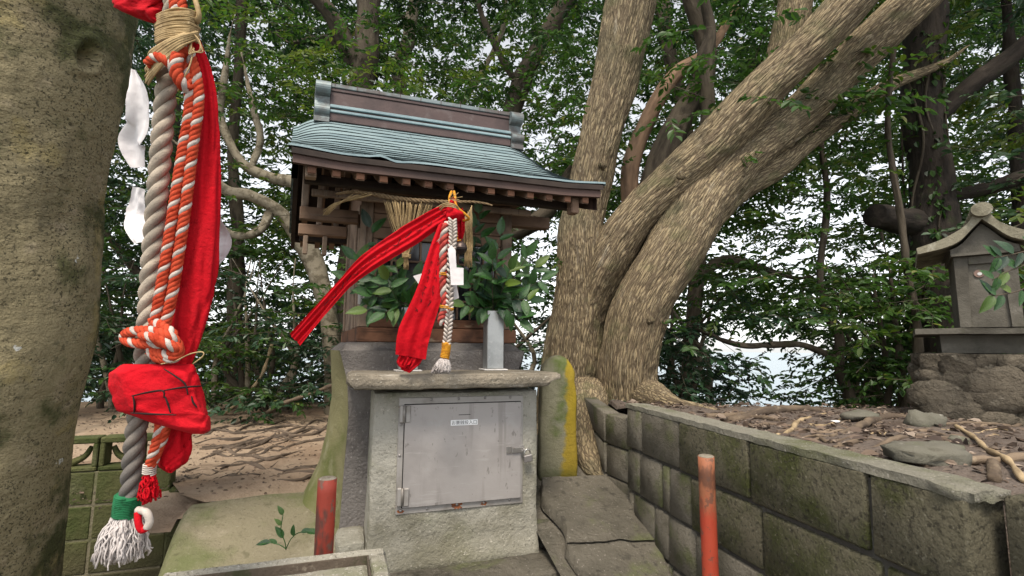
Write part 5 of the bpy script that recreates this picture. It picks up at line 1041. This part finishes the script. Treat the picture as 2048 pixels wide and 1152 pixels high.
ftree('forest_tree', 'thick ivy barked tree rising straight behind the shrine roof ridge', 740, (715, 850, 6.2), [[(700, 930, 6.2, 30), (704, 600, 6.2, 28), (712, 300, 6.2, 27), (722, 170, 6.2, 26), (734, 70, 6.2, 24), (745, -80, 6.2, 22), (760, -260, 6.2, 18)], [(716, 130, 6.2, 18), (692, 85, 6.1, 15), (668, 40, 6.0, 13), (640, 5, 5.9, 12), (590, -40, 5.8, 9)], [(712, 112, 6.2, 9), (672, 84, 6.1, 7), (640, 78, 6.1, 5), (606, 82, 6, 3)]])
ftree('forest_tree', 'slender pale tree behind the middle of the shrine ridge', 890, (880, 850, 7.4), [[(905, 900, 7.4, 12), (880, 500, 7.4, 11), (800, 180, 7.4, 11), (820, 60, 7.4, 10), (850, -200, 7.4, 8)], [(850, 300, 7.4, 6), (960, 150, 7.2, 5), (1010, 40, 7.2, 4), (1000, -60, 7, 3)]], 'fol', bark='barkpale')
ftree('forest_tree', 'slanting brown tree leaning right between the shrine roof and the twin trunks', 1075, (990, 850, 6.6), [[(985, 930, 6.6, 24), (1000, 500, 6.6, 23), (1018, 280, 6.6, 21), (1036, 180, 6.6, 19), (1078, 95, 6.6, 15), (1132, 5, 6.6, 13), (1200, -120, 6.6, 11)], [(1022, 470, 5.4, 15), (1060, 450, 5.3, 15), (1092, 425, 5.2, 14), (1118, 380, 5.2, 10), (1150, 330, 5.1, 7)], [(1040, 180, 6.6, 6), (1000, 110, 6.5, 5), (960, 20, 6.4, 4), (950, -60, 6.4, 3)]])
ftree('forest_tree', 'grey tree glimpsed through the fork of the twin trunked tree', 1330, (1340, 850, 6.5), [[(1372, 940, 6.5, 16), (1380, 700, 6.5, 14), (1400, 450, 6.5, 13), (1372, 250, 6.5, 12), (1330, 60, 6.5, 12), (1320, -200, 6.5, 9)], [(1390, 560, 6.5, 8), (1450, 520, 6.4, 8), (1530, 540, 6.3, 6)]])
ftree('forest_tree', 'thin crooked tree at the terrace edge before the bright gap', 1600, (1700, 840, 4.6), [[(1712, 880, 4.6, 8), (1700, 800, 4.6, 8), (1678, 735, 4.6, 7), (1677, 672, 4.6, 7), (1656, 635, 4.6, 6), (1640, 540, 4.6, 6), (1655, 400, 4.6, 5), (1640, 250, 4.6, 4), (1660, 80, 4.6, 2.5), (1650, -80, 4.6, 1)], [(1678, 720, 4.6, 4), (1600, 690, 4.5, 4), (1480, 690, 4.4, 4), (1400, 660, 4.4, 3)]])
ftree('forest_tree', 'thin straight sapling beside the stone shrine rubble base', 1790, (1833, 850, 4.2), [[(1834, 890, 4.2, 7), (1832, 780, 4.2, 7), (1835, 660, 4.2, 6), (1815, 540, 4.2, 6), (1800, 420, 4.2, 5), (1775, 250, 4.2, 4), (1790, 60, 4.2, 2.5), (1780, -120, 4.2, 1.5)], [(1808, 880, 4.4, 5), (1803, 760, 4.4, 5), (1790, 640, 4.4, 4)], [(1772, 880, 4.5, 4), (1776, 760, 4.5, 4), (1760, 650, 4.5, 3)]])
ftree('ivy_tree', 'dark ivy clad tree with a sawn stub behind the stone shrine', 1890, (1880, 860, 4.6), [[(1890, 940, 4.6, 50), (1880, 700, 4.6, 44), (1870, 520, 4.6, 40), (1856, 380, 4.6, 36), (1846, 200, 4.6, 32), (1850, 40, 4.6, 30), (1846, -200, 4.6, 25)], [(1862, 446, 4.6, 24), (1800, 440, 4.5, 21), (1748, 432, 4.4, 20)], [(1860, 250, 4.6, 14), (1930, 180, 4.5, 14), (2000, 130, 4.4, 15), (2080, 70, 4.3, 15), (2200, 0, 4.2, 12)], [(1870, 400, 4.6, 9), (1960, 380, 4.5, 10), (2060, 350, 4.4, 9), (2160, 330, 4.4, 6)], [(2030, 800, 4.8, 14), (2036, 500, 4.8, 13), (2040, 380, 4.8, 12), (2020, 100, 4.8, 10)]], 'fol', bark='barkdark')
IVT = FT[-1][1]
ftree('forest_tree', 'leafy tree on the slope beyond the stone shrine roof', 2180, (2200, 860, 5), [[(2200, 950, 5, 22), (2190, 600, 5, 20), (2210, 200, 5, 16), (2180, -150, 5, 12)]], 'folcool')
ftree('forest_tree', 'leafy tree partly hidden by the speckled trunk', 100, (90, 850, 6.5), [[(90, 930, 6.5, 18), (110, 600, 6.5, 16), (90, 250, 6.5, 13), (120, -150, 6.5, 9)]], 'fol')
nF = len(FT)
SHB = [('dense low evergreen shrub left of the orange knot', 200), ('evergreen shrub in the gap below the long red cloth', 440), ('evergreen thicket left of the mossy pedestal side', 590), ('low evergreen shrub hidden between the pedestal and the twin trunks', 1000), ('leafy shrub right of the leaning trunk base', 1390), ('sunlit shrub below the bright gap in the trees', 1540), ('leafy shrub at the terrace edge before the thin trees', 1700), ('shrub beside the rubble base of the stone shrine', 1860), ('shrub on the slope behind the stone shrine', 2150), ('shrub behind the openwork wall by the speckled trunk', 0)]
for lb, px in SHB:
    b = dep(px, 838, 4.9); t = thing('evergreen_shrub', lb, 'shrub', (b[0], b[1], float(height(np.array(b[0]), np.array(b[1])))), 'understorey shrubs'); FT.append((px, t, 'folcool' if px in (200, 590, 1000, 1390) else 'fol'))
    for k in range(0 if px == 1540 else 4):
        x = px+rng.uniform(-60, 60); bgstem(t, [(x, 890, 5.2, 5), (x+rng.uniform(-15, 15), 800, 5.2, 5), (x+rng.uniform(-40, 40), 720, 5.2, 4), (x+rng.uniform(-60, 60), 640, 5.1, 3)], 'stem', M['barkpale' if k % 2 else 'barkbg'], 24, 8, .003)
def dens(x, y):
    d = np.ones_like(x)
    for cx_, cy_, rx, ry, f in ((1548, 712, 125, 88, .0), (1490, 690, 70, 50, .1), (1600, 430, 130, 52, .42), (1500, 390, 70, 34, .3), (1700, 480, 60, 40, .5), (1130, 560, 60, 90, .65), (1085, 480, 45, 40, .4), (430, 560, 60, 70, .7), (640, 560, 40, 60, .55), (1720, 160, 120, 60, .6), (1990, 200, 60, 80, .6), (1000, 90, 120, 70, .65), (480, 60, 120, 60, .8)):
        r = np.sqrt(((x-cx_)/rx)**2+((y-cy_)/ry)**2); d = np.minimum(d, f+(1-f)*sstep(.75, 1.25, r))
    return d
pools = [[] for _ in FT]
pcs = np.array([f[0] for f in FT], float)
def layer(n, d0, d1, leaf, x0, x1, y0, y1, thr, nleaf=10, twig=.30, shr=False, clump=1.0):
    x = rng.uniform(x0, x1, n); y = rng.uniform(y0, y1, n); t = d0+(d1-d0)*rng.uniform(0, 1, n)
    keep = rng.uniform(0, 1, n) < dens(x, y); x, y, t = x[keep], y[keep], t[keep]; t_ = t
    P = CC+(CF+CR*((x-1024)/FPX)[:, None]+CU*((576-y)/FPX)[:, None])*t[:, None]
    k2 = (fbm(P*np.array([1.1, 1.1, 1.4])*clump, 2)+rng.normal(0, .12, len(P)) > thr+np.where((y > 560) & (x < 900) & (t_ < 9), .06, -.03)) & (P[:, 2] > height(P[:, 0], P[:, 1])+.06); P, x, y = P[k2], x[k2], y[k2]
    # keep clear of the building, the near trunks and the stone shrine
    k3 = ~((P[:, 1] < 4.0) & (P[:, 0] > -.6) & (P[:, 0] < 1.35)); P, x, y = P[k3], x[k3], y[k3]
    Nb = len(P); az = rng.uniform(0, 2*math.pi, Nb); Db = np.stack([np.cos(az), np.sin(az), rng.normal(-.05, .35, Nb)], -1); Db /= np.linalg.norm(Db, axis=1)[:, None]
    low = (y > 640) if not shr else np.ones(Nb, bool)
    cost = np.abs(x[:, None]-pcs[None, :])+rng.normal(0, 60, (Nb, len(pcs))); cost[:, :nF] += np.where(low, 5000, 0)[:, None]; cost[:, nF:] += np.where(low, 0, 5000)[:, None]
    own_b = cost.argmin(1); tone_b = .5+.42*fbm(P*.8+3, 2)+rng.normal(0, .08, Nb); bl = twig*rng.uniform(2.2, 3.6, Nb)
    stick(P, Db, bl, .0035*(leaf/.07), own_b)
    sag = rng.uniform(.02, .10, Nb)
    for j in range(6):
        f = (j+.6)/6; sg = 1 if j % 2 else -1; sb = np.cross(Db, [0, 0, 1.0])*sg; sb /= np.linalg.norm(sb, axis=1)[:, None]+1e-9
        Pj = P+Db*(bl*f)[:, None]; D = Db*.55+sb*rng.uniform(.4, 1.0, (Nb, 1))*(1 if j < 5 else .1)+rng.normal(0, .2, (Nb, 3)); D[:, 2] -= .15; D /= np.linalg.norm(D, axis=1)[:, None]
        ok = (Pj[:, 2] > height(Pj[:, 0], Pj[:, 1])+.04) & ~((Pj[:, 1] < 3.95) & (Pj[:, 0] > -.6) & (Pj[:, 0] < 1.35)) & (rng.uniform(0, 1, Nb) < .9)
        Q, D, own, tone = Pj[ok], D[ok], own_b[ok], tone_b[ok]; N = len(Q); tl_ = twig*rng.uniform(.7, 1.15, N); stick(Q, D, tl_, .0018*(leaf/.07), own)
        side = np.cross(D, [0, 0, 1.0]); side /= np.linalg.norm(side, axis=1)[:, None]+1e-9
        for k in range(nleaf):
            s_ = (k+.7)/nleaf; pos = Q+D*(tl_*s_)[:, None]; ld = D*.6+side*(1 if k % 2 else -1)*rng.uniform(.5, 1.1, (N, 1))*(1 if k < nleaf-1 else .1)+rng.normal(0, .22, (N, 3)); ld[:, 2] -= .15
            Ls = leaf*rng.uniform(.7, 1.2, N); rnd = np.clip(tone+rng.normal(0, .15, N), 0, 1); rnd = np.where(rng.uniform(0, 1, N) < .012, .98, np.minimum(rnd, .93))
            od = np.argsort(own, kind='stable'); cut = np.searchsorted(own[od], np.arange(len(FT)+1))
            for o in range(len(FT)):
                m_ = od[cut[o]:cut[o+1]]
                if len(m_): pools[o].append((pos[m_], ld[m_], Ls[m_], Ls[m_]*.26, rnd[m_]))
twigs = [[] for _ in FT]
# ivy on the dark trunk: vines and leaves close to its surface
iq = pxpath([(1890, 940, 4.6, 50), (1880, 700, 4.6, 44), (1870, 520, 4.6, 40), (1856, 380, 4.6, 36), (1846, 200, 4.6, 32), (1850, 40, 4.6, 30), (1846, -200, 4.6, 25)], 200); iT, iN, iB = frames(iq[:, :3])
for k in range(7):
    mb = MB(); ph = rng.uniform(0, 6.28); tn = rng.uniform(-1.2, 1.2); i0, i1 = int(rng.integers(0, 60)), int(rng.integers(120, 199)); ii = np.arange(i0, i1); a = ph+tn*(ii-i0)/60+.35*np.sin(ii*.12+k)
    add_tube(mb, iq[ii, :3]+(iN[ii]*np.cos(a)[:, None]+iB[ii]*np.sin(a)[:, None])*(iq[ii, 3]*1.06)[:, None], rng.uniform(.005, .013), 6); mb.build('vine', M['barkbg'], IVT)
Ni = 1500; ii = rng.integers(5, 195, Ni); a = rng.uniform(0, 6.28, Ni); rd_ = iN[ii]*np.cos(a)[:, None]+iB[ii]*np.sin(a)[:, None]; kp_ = fbm(np.stack([np.cos(a)*1.5, np.sin(a)*1.5, ii*.04], -1), 2) > -.05
pI = (iq[ii, :3]+rd_*(iq[ii, 3]*1.08)[:, None])[kp_]; lI = (rd_*.6+np.array([0, 0, -.8])+rng.normal(0, .35, (Ni, 3)))[kp_]; LI = rng.uniform(.04, .075, len(pI))
pools[[f[1] for f in FT].index(IVT)].append((pI, lI, LI, LI*.36, np.clip(rng.normal(.35, .2, len(pI)), 0, .9)))
def stick(P, D, ln, r, own):
    a_ = np.cross(D, [.31, .2, 1.0]); a_ /= np.linalg.norm(a_, axis=1)[:, None]+1e-9; b_ = np.cross(D, a_); E_ = P+D*np.reshape(ln, (-1, 1))
    ring = [a_*math.cos(t)+b_*math.sin(t) for t in (0, 2.09, 4.19)]; V = np.stack([P+q*r for q in ring]+[E_+q*r*.4 for q in ring], 1)
    for o in np.unique(own): twigs[o].append(V[own == o])
layer(2600, 4.3, 6.0, .066, -420, 2480, -320, 860, -.02, 9, .22)
layer(5000, 6.0, 9.0, .084, -380, 2440, -300, 850, -.2, 9, .26)
layer(3200, 9.0, 13.0, .13, -350, 2400, -280, 800, -.3, 9, .40)
layer(330, 3.9, 4.5, .08, 1440, 2480, -300, 560, .08, 9, .24)
layer(420, 4.6, 6.2, .07, -300, 900, 640, 860, -.05, 9, .22, True)
layer(700, 8.0, 12.0, .11, -300, 950, 560, 850, -.4, 9, .34, True)
layer(560, 3.9, 5.5, .066, 1280, 2300, 560, 860, .0, 9, .22, True)
print('LEAVES', sum(len(q[0]) for p in pools for q in p))
for (px_, t, mk), pl_ in zip(FT, pools):
    if not pl_: continue
    pos, ld, Ls, Ws, rd = [np.concatenate(a) for a in zip(*pl_)]
    V, F, r6 = leafcloud(pos, ld, Ls, Ws, rd); mb = MB(); mb.add(V, F, 0, rnd=r6, bark=V); mb.build('crown' if t['category'] == 'tree' else 'foliage', M[mk], t, smooth=False)
    tv = np.concatenate(twigs[FT.index((px_, t, mk))]); kk = np.arange(len(tv))*6; mb = MB(); mb.add(tv.reshape(-1, 3), np.concatenate([np.stack([kk+q, kk+(q+1) % 3, kk+3+(q+1) % 3, kk+3+q], -1) for q in range(3)]), 0, bark=tv.reshape(-1, 3)); o = mb.build('twigs', M['barkbg'], t, smooth=False); o['kind'] = 'stuff'

# ------------------------------------------------------------------ stone shrine on the terrace
e1 = np.array([.549, -.836, 0]); en = np.array([-.836, -.549, 0]); c0 = dep(1960, 660, 2.45)*np.array([1, 1, 0])
def sp(x, y, off=0.):
    d = ray(x, y); o = c0+en*off; t = (en @ (o-CC))/(en @ d); p = CC+d*t; return (p-c0) @ e1, p[2]
def w3(a, z, b=0.): return c0+e1*a+np.array([0, 0, z])-en*b           # b = metres behind the front plane
SS = thing('stone_shrine', 'small carved grey stone shrine with curved gable roof on a rubble base', 'stone shrine', tuple(w3(0, .585, .25)))
def prism(name, outline, b0, b1, m, parent=SS, smooth=False):
    V, F = extrude([w3(a, z, b0) for a, z in outline], -en*(b1-b0)); return MB().add(V, F).build(name, m, parent, smooth=smooth)
Zp = lambda x, y, o=0.: sp(1800+x/2.4, 380+y/2.4, o)
up = [Zp(*q) for q in ((78, 290), (180, 255), (260, 215), (310, 180), (338, 142), (352, 112))]; lo_ = [Zp(*q) for q in ((84, 318), (200, 291), (280, 256), (340, 197), (372, 166))]
ax = Zp(385, 152)[0]
up = [(min(a-ax, -.012), z) for a, z in up]; lo_ = [(min(a-ax, -.006), z) for a, z in lo_]; up = spl(up, 20); lo_ = spl(lo_, 16)
apex = (0, Zp(385, 152)[1]); top = up[-1][1]
outl = [tuple(q) for q in up]+[(-q[0], q[1]) for q in up[::-1]]+[(-q[0], q[1]) for q in lo_]+[apex]+[tuple(q) for q in lo_[::-1]]
outl = [(a+ax, z) for a, z in outl]
prism('roof', outl, -.07, .52, M['carvedroof'])
hwid = -up[0][0]
ped_b = Zp(240, 312)[1]; pw = abs(Zp(240, 312)[0]-ax)
prism('pediment', [(ax-pw, ped_b), (ax+pw, ped_b), (ax+pw*.98, ped_b+.02)]+[(ax-q[0]*.93, q[1]-.012) for q in lo_[4:]]+[(ax, apex[1]-.014)]+[(ax+q[0]*.93, q[1]-.012) for q in lo_[4:][::-1]]+[(ax-pw*.98, ped_b+.02)], -.025, .45, M['carved'])
prism('lintel', [(ax-pw*.99, ped_b-.014), (ax+pw*.99, ped_b-.014), (ax+pw*1.0, ped_b-.0005), (ax-pw*1.0, ped_b-.0005)], -.035, .45, M['carved'])
z_top, z_bot = Zp(255, 322)[1], Zp(290, 660)[1]; at_, ab_ = abs(Zp(255, 322)[0]-ax), abs(Zp(290, 660)[0]-ax)
prism('body', [(ax-ab_, z_bot), (ax+ab_, z_bot), (ax+at_, ped_b-.015), (ax-at_, ped_b-.015)], .012, .40, M['carved'])
fw = .045
for sg in (-1, 1): prism('door_jamb', [(ax+sg*ab_, z_bot), (ax+sg*(ab_-fw*.9), z_bot), (ax+sg*(at_-fw*1.2), ped_b-.016), (ax+sg*at_, ped_b-.016)][::(1 if sg < 0 else -1)], -.004, .0118, M['carved'])
prism('door_head', [(ax-at_+fw*1.2+.001, ped_b-.055), (ax+at_-fw*1.2-.001, ped_b-.055), (ax+at_-fw*1.2-.001, ped_b-.017), (ax-at_+fw*1.2+.001, ped_b-.017)], -.003, .0116, M['carved'])
cr = Zp(380, 400); th = np.linspace(0, 2*math.pi, 24, endpoint=False)
prism('crest', [(cr[0]+.019*math.cos(t), cr[1]+.019*math.sin(t)) for t in th], .006, .0125, M['crest']); prism('crest_petal', [(cr[0]+.002+.009*math.cos(t), cr[1]-.002+.008*math.sin(t)) for t in th], .003, .0062, M['plate'])
zs1, zs0 = Zp(70, 672)[1], Zp(70, 697)[1]; sw = abs(Zp(70, 680)[0]-ax)
V, F = gbox((-sw, -.13, zs0), (sw, .50, zs1), (24, 24, 3), None); V = V+.003*fbm(V*14)[:, None]; MB().add(np.array([w3(ax+a, z, b) for a, b, z in V]), F).build('shelf_slab', M['carved'], SS, smooth=False)
zb0 = Zp(195, 782)[1]; bwid = abs(Zp(192, 740)[0]-ax); prism('base_block', [(ax-bwid*.98, zb0), (ax+bwid*.98, zb0), (ax+bwid, zs0-.0005), (ax-bwid, zs0-.0005)], -.04, .44, M['carved'])
for k in range(7):
    mb = MB(); b = -.06+k*.085; P = [w3(ax, top+.004, b-.035), w3(ax, top+.006, b), w3(ax, top+.004, b+.035)]; add_tube(mb, spl(P, 8), [.028, .034, .036, .037, .037, .036, .034, .028], 12, flat=.8); mb.build('ridge_stone', M['carvedroof'], SS)
prism('ridge_end', [(ax+.04*math.cos(t), top-.005+.034*math.sin(t)) for t in th], -.105, -.066, M['carvedroof'])
# rubble base: mortar core and separate stones
zr0 = .50; rw_ = abs(Zp(115, 900)[0]-ax)
def core(V):
    n = .018*np.stack([fbm(V*7), fbm(V*7+5), .4*fbm(V*7+9)], -1); return V+n
V, F = gbox((-rw_*.97, -.10, zr0), (rw_*.97, .52, zb0-.006), (30, 24, 16), core); MB().add(np.array([w3(ax+a, z, b) for a, b, z in V]), F).build('rubble_core', M['rubble'], SS)
k = 0; hr = zb0-zr0
for row in range(4):
    nn = 6
    for q in range(nn):
        a = -rw_+(q+.5+.4*(row % 2)-.2)*2*rw_/nn+rng.uniform(-.02, .02); z = zr0+.05+(row+.4)*hr/4.1; r = rng.uniform(.055, .12); z += rng.uniform(-.03, .03); V, F = boulder(r, k*3.1, (rng.uniform(.9, 1.5), .55, rng.uniform(.6, 1.0))); k += 1
        MB().add(np.array([w3(ax+a+v[0], min(z+v[2], zb0-.004), -.085+v[1]) for v in V]), F).build('rubble_stone', M['rubble'], SS)
    for q in range(3):                                          # left side of the base
        b = -.05+(q+.5)*.18; z = zr0+.05+(row+.4)*hr/4.1; V, F = boulder(rng.uniform(.07, .10), 50+k*2.3, (.6, 1.2, .75)); k += 1
        MB().add(np.array([w3(ax-rw_*.95+v[0], min(z+v[2], zb0-.004), b+v[1]) for v in V]), F).build('rubble_stone', M['rubble'], SS)
# leafy twig reaching in front of the stone shrine
TW = thing('leafy_twig', 'dark leafy twig hanging in front of the stone shrine body', 'twig', tuple(dep(2060, 560, 2.12)))
mb = MB()
for pts in ([(2130, 470), (2070, 520), (2010, 545), (1985, 560)], [(2120, 500), (2060, 570), (2000, 590), (1978, 588)], [(2130, 480), (2060, 500), (2010, 512), (1990, 515)]):
    P = spl([dep(x, y, 2.12) for x, y in pts], 20); add_tube(mb, P, .0025, 6); T, _, _ = frames(P)
    for k in range(6, 20, 2):
        s_ = 1 if (k//2) % 2 else -1; inst('leaf', LEAF[k % 3], orient(P[k], T[k]*.4+np.array([0, 0, s_*.7])+Rh*rng.uniform(-.3, .3), -Fh+np.array([0, 0, .3]), .075*rng.uniform(.8, 1.2)), TW)
mb.build('stem', M['barkbg'], TW)

# ------------------------------------------------------------------ roots, stones, sticks and litter on the ground
def gz(p): return float(height(np.array(p[0]), np.array(p[1])))
def onground(x, y):
    t = .5; p = CC
    for _ in range(400):
        p = CC+ray(x, y)*t
        if p[2] < gz(p): break
        t += .02
    return p
Z5 = lambda x, y: (1250+x/2.566, 770+y/2.566)
def groot(pts, rpx, parent, m=M['root'], lift=.4, n=40):
    Q = [onground(*p) for p in pts]; ds_ = [float((q-CC) @ CF) for q in Q]; rr = [r/FPX*d for r, d in zip(np.interp(np.linspace(0, 1, len(pts)), [0, .5, 1], rpx), ds_)]
    P = spl(np.array([list(q)+[r] for q, r in zip(Q, rr)]), n); P[:, 2] += P[:, 3]*lift+.006*fbm(P[:, :3]*12); mb = MB(); add_tube(mb, P[:, :3], P[:, 3], 10, disp=lambda bk, th, L_: .12*np.linalg.norm(bk[..., :2], axis=-1)*fbm(bk*30, 2)); return mb.build('root', m, parent)
for pts, r in (([(540, 190), (640, 165), (760, 140), (900, 130), (1000, 138)], (8, 9, 6)), ([(640, 215), (760, 207), (860, 216)], (4, 5, 3)), ([(1060, 268), (1180, 232), (1280, 182), (1400, 162), (1490, 184)], (4, 8, 4)), ([(1230, 338), (1330, 308), (1420, 278), (1560, 276), (1610, 292)], (4, 6, 3)),
               ([(1590, 312), (1640, 282), (1700, 268), (1800, 284)], (6, 7, 4)), ([(1530, 424), (1700, 404), (1900, 392), (2060, 386), (2300, 370)], (7, 9, 9)), ([(1070, 322), (1160, 302), (1260, 282)], (4, 6, 3)), ([(930, 300), (1000, 280), (1050, 296), (1180, 262)], (3, 5, 2)), ([(1480, 350), (1640, 345), (1800, 356), (1960, 350)], (3, 5, 3)), ([(420, 165), (560, 160), (700, 172), (800, 190)], (5, 6, 3)), ([(1640, 210), (1800, 200), (1960, 215), (2100, 200)], (3, 4, 3)), ([(780, 240), (900, 236), (1010, 246), (1130, 240)], (3, 4, 2)), ([(1290, 250), (1400, 235), (1540, 240), (1640, 255)], (3, 5, 3)), ([(1320, 400), (1430, 372), (1560, 366)], (3, 4, 2))):
    groot([Z5(*p) for p in pts], r, TT)
for pts, r in (([(780, 270), (860, 236), (880, 198), (960, 166), (1030, 150)], (4, 5, 2)), ([(950, 208), (1010, 212), (1080, 196), (1150, 150)], (2, 3, 2))): groot([Z5(*p) for p in pts], r, TT, M['stick'])
for k in range(34):
    x0 = rng.uniform(560, 1960); y0 = rng.uniform(150, 360); 
    if y0 > 150+.22*(x0-300): continue
    ln = rng.uniform(60, 240); sl_ = rng.uniform(-.18, .12); groot([Z5(x0+ln*q, y0+ln*q*sl_+rng.uniform(-7, 7)) for q in np.linspace(0, 1, 5)], (rng.uniform(1, 2.2), rng.uniform(1.5, 3.5), 1), TT, M['root'] if k % 3 else M['stick'], .2, 30)
CT = [t for _, t, _ in FT if t.name.startswith('contorted')][0]
for k in range(44):
    x0 = rng.uniform(360, 640); y0 = 856+(k % 22)*5.2+rng.uniform(-5, 5); ln = rng.uniform(60, 190); pts = [(x0+ln*q, y0-ln*q*rng.uniform(.05, .25)+rng.uniform(-6, 6)) for q in np.linspace(0, 1, 5)]
    pts = [(min(x, 655), y) for x, y in pts]
    if y0 < 975: groot(pts, (rng.uniform(1.5, 3), rng.uniform(2.5, 5), 1.2), CT, M['rootdark'], .15)
def stickthing(pts, r, label, m=M['stick'], lift=1.0, raw=False):
    Q = [onground(*Z5(*p)) for p in pts] if not raw else pts; P = spl(np.array(Q), 40); P[:, 2] += r*lift+.004; mb = MB(); add_tube(mb, P, r*(1+.25*np.sin(np.arange(40)*.9)), 8)
    return solo('fallen_stick', mb, m, tuple(P[0]), label, 'stick', 'sticks lying on the terrace')
stickthing([(1700, 226), (1790, 282), (1860, 350), (1960, 402), (2048, 516)], .008, 'long pale crooked stick crossing the thick root on the terrace')
stickthing([(1890, 430), (1896, 470), (1900, 520)], .012, 'short thick broken stick stub beside the end of the wall coping', M['root'])
Q = [dep(500, 852, 4.7), dep(560, 815, 4.6), dep(610, 796, 4.6), dep(665, 775, 4.7)]
o = stickthing(Q, .018, 'bare fallen branch leaning against the shrubs left of the pedestal', M['root'], raw=True)
Q = [dep(415, 850, 4.9), dep(470, 815, 4.9), dep(520, 760, 4.9), dep(545, 690, 5.0)]
stickthing(Q, .016, 'bare slanting branch standing among the shrubs beyond the red cloth', M['stick'], raw=True)
for (x, y, r, sq, lb) in ((1545, 205, .062, (1.3, .9, .62), 'rounded grey stone on the terrace before the rubble base'), (1560, 380, .075, (1.5, 1, .4), 'flat mossy stone sunk beside the thick root'), (1215, 170, .06, (1.4, 1, .35), 'flat grey slab of stone among the pale roots'), (1710, 298, .03, (1.3, 1, .5), 'small bluish pebble between the roots'), (1440, 360, .032, (1.3, 1, .6), 'small dark stone before the flat mossy stone')):
    p = onground(*Z5(x, y)); V, F = boulder(r, x*.37, sq, 18, 12); solo('field_stone', MB().add(V+p+np.array([0, 0, r*sq[2]*.45]), F), M['stone'], tuple(p), lb, 'stone')
p = onground(*Z5(1082, 192)); V, F = cbox(p+np.array([-.018, -.01, 0]), p+np.array([.018, .012, .008]), .002); solo('litter_scrap', MB().add(V, F), M['white'], tuple(p), 'tiny white scrap lying among the terrace roots', 'scrap')
N = 15000; X = rng.uniform(1.3, 5.0, N); Y = rng.uniform(-.2, 3.4, N); k_ = (X > XB(Y)+.02); X, Y = X[k_], Y[k_]; N = len(X)
Pp = np.stack([X, Y, height(X, Y)+.004], -1); az = rng.uniform(0, 6.28, N); Dd = np.stack([np.cos(az), np.sin(az), rng.normal(0, .18, N)], -1); Ln = np.clip(.017*np.exp(rng.normal(0, .6, N)), .005, .06)
V, F, r6 = leafcloud(Pp, Dd, Ln, Ln*rng.uniform(.12, .4, N), rng.uniform(0, 1, N)); mb = MB(); mb.add(V, F, 0, rnd=r6, bark=V); o = mb.build('leaf_litter', M['litterleaf'], None, smooth=False); o['kind'] = 'stuff'; o['label'] = 'dry brown leaf litter and chips covering the terrace'
N = 2600; X = rng.uniform(-3, .1, N); Y = rng.uniform(2.9, 6, N); Pp = np.stack([X, Y, height(X, Y)+.003], -1); az = rng.uniform(0, 6.28, N); Dd = np.stack([np.cos(az), np.sin(az), rng.normal(0, .1, N)], -1); Ln = rng.uniform(.008, .03, N)
V, F, r6 = leafcloud(Pp, Dd, Ln, Ln*.25, rng.uniform(0, .6, N)); mb = MB(); mb.add(V, F, 0, rnd=r6, bark=V); o = mb.build('leaf_litter', M['litterleaf'], None, smooth=False); o['kind'] = 'stuff'; o['label'] = 'sparse dry leaf litter on the sandy dirt'
# weeds
WD = thing('weed', 'small green weed growing at the foot of the red post behind the trough', 'plant', tuple(dep(572, 1096, 1.62)))
mb = MB()
for pts in ([(572, 1100), (570, 1085), (562, 1060), (566, 1030)], [(572, 1098), (582, 1078), (596, 1066), (612, 1064)], [(572, 1098), (560, 1090), (545, 1086), (536, 1085)]):
    P = spl([dep(x, y, 1.62) for x, y in pts], 14); add_tube(mb, P, .0016, 5)
    for k in (6, 10, 13): inst('leaf', LEAF[k % 3], orient(P[k], (P[k]-P[k-3])+np.array([rng.uniform(-.02, .02), 0, .0]), -Fh*.6+np.array([0, 0, 1.]), .045*rng.uniform(.7, 1.1)), WD)
mb.build('stem', M['leafdark'], WD)
WP = thing('gap_plant', 'small bright green plant growing in the gap at the wall end', 'plant', tuple(dep(1985, 1100, 1.02)))
mb = MB(); P = spl([dep(1978, 1160, 1.02), dep(1984, 1100, 1.02), dep(1986, 1040, 1.04)], 14); add_tube(mb, P, .0018, 5); mb.build('stem', M['leafdark'], WP)
for k in range(4, 14, 2): inst('leaf', LEAF[k % 3], orient(P[k], Rh*(1 if k % 4 else -1)+np.array([0, 0, -.4]), -Fh+np.array([0, 0, .6]), .034), WP)
pk = dep(1980, 1112, 1.06); V, F = boulder(.009, 3., (1.2, .7, .8), 10, 7); solo('pink_scrap', MB().add(V+pk, F), M['pink'], tuple(pk-np.array([0, 0, .01])), 'faded pink plastic scrap in the gap at the wall end', 'scrap')
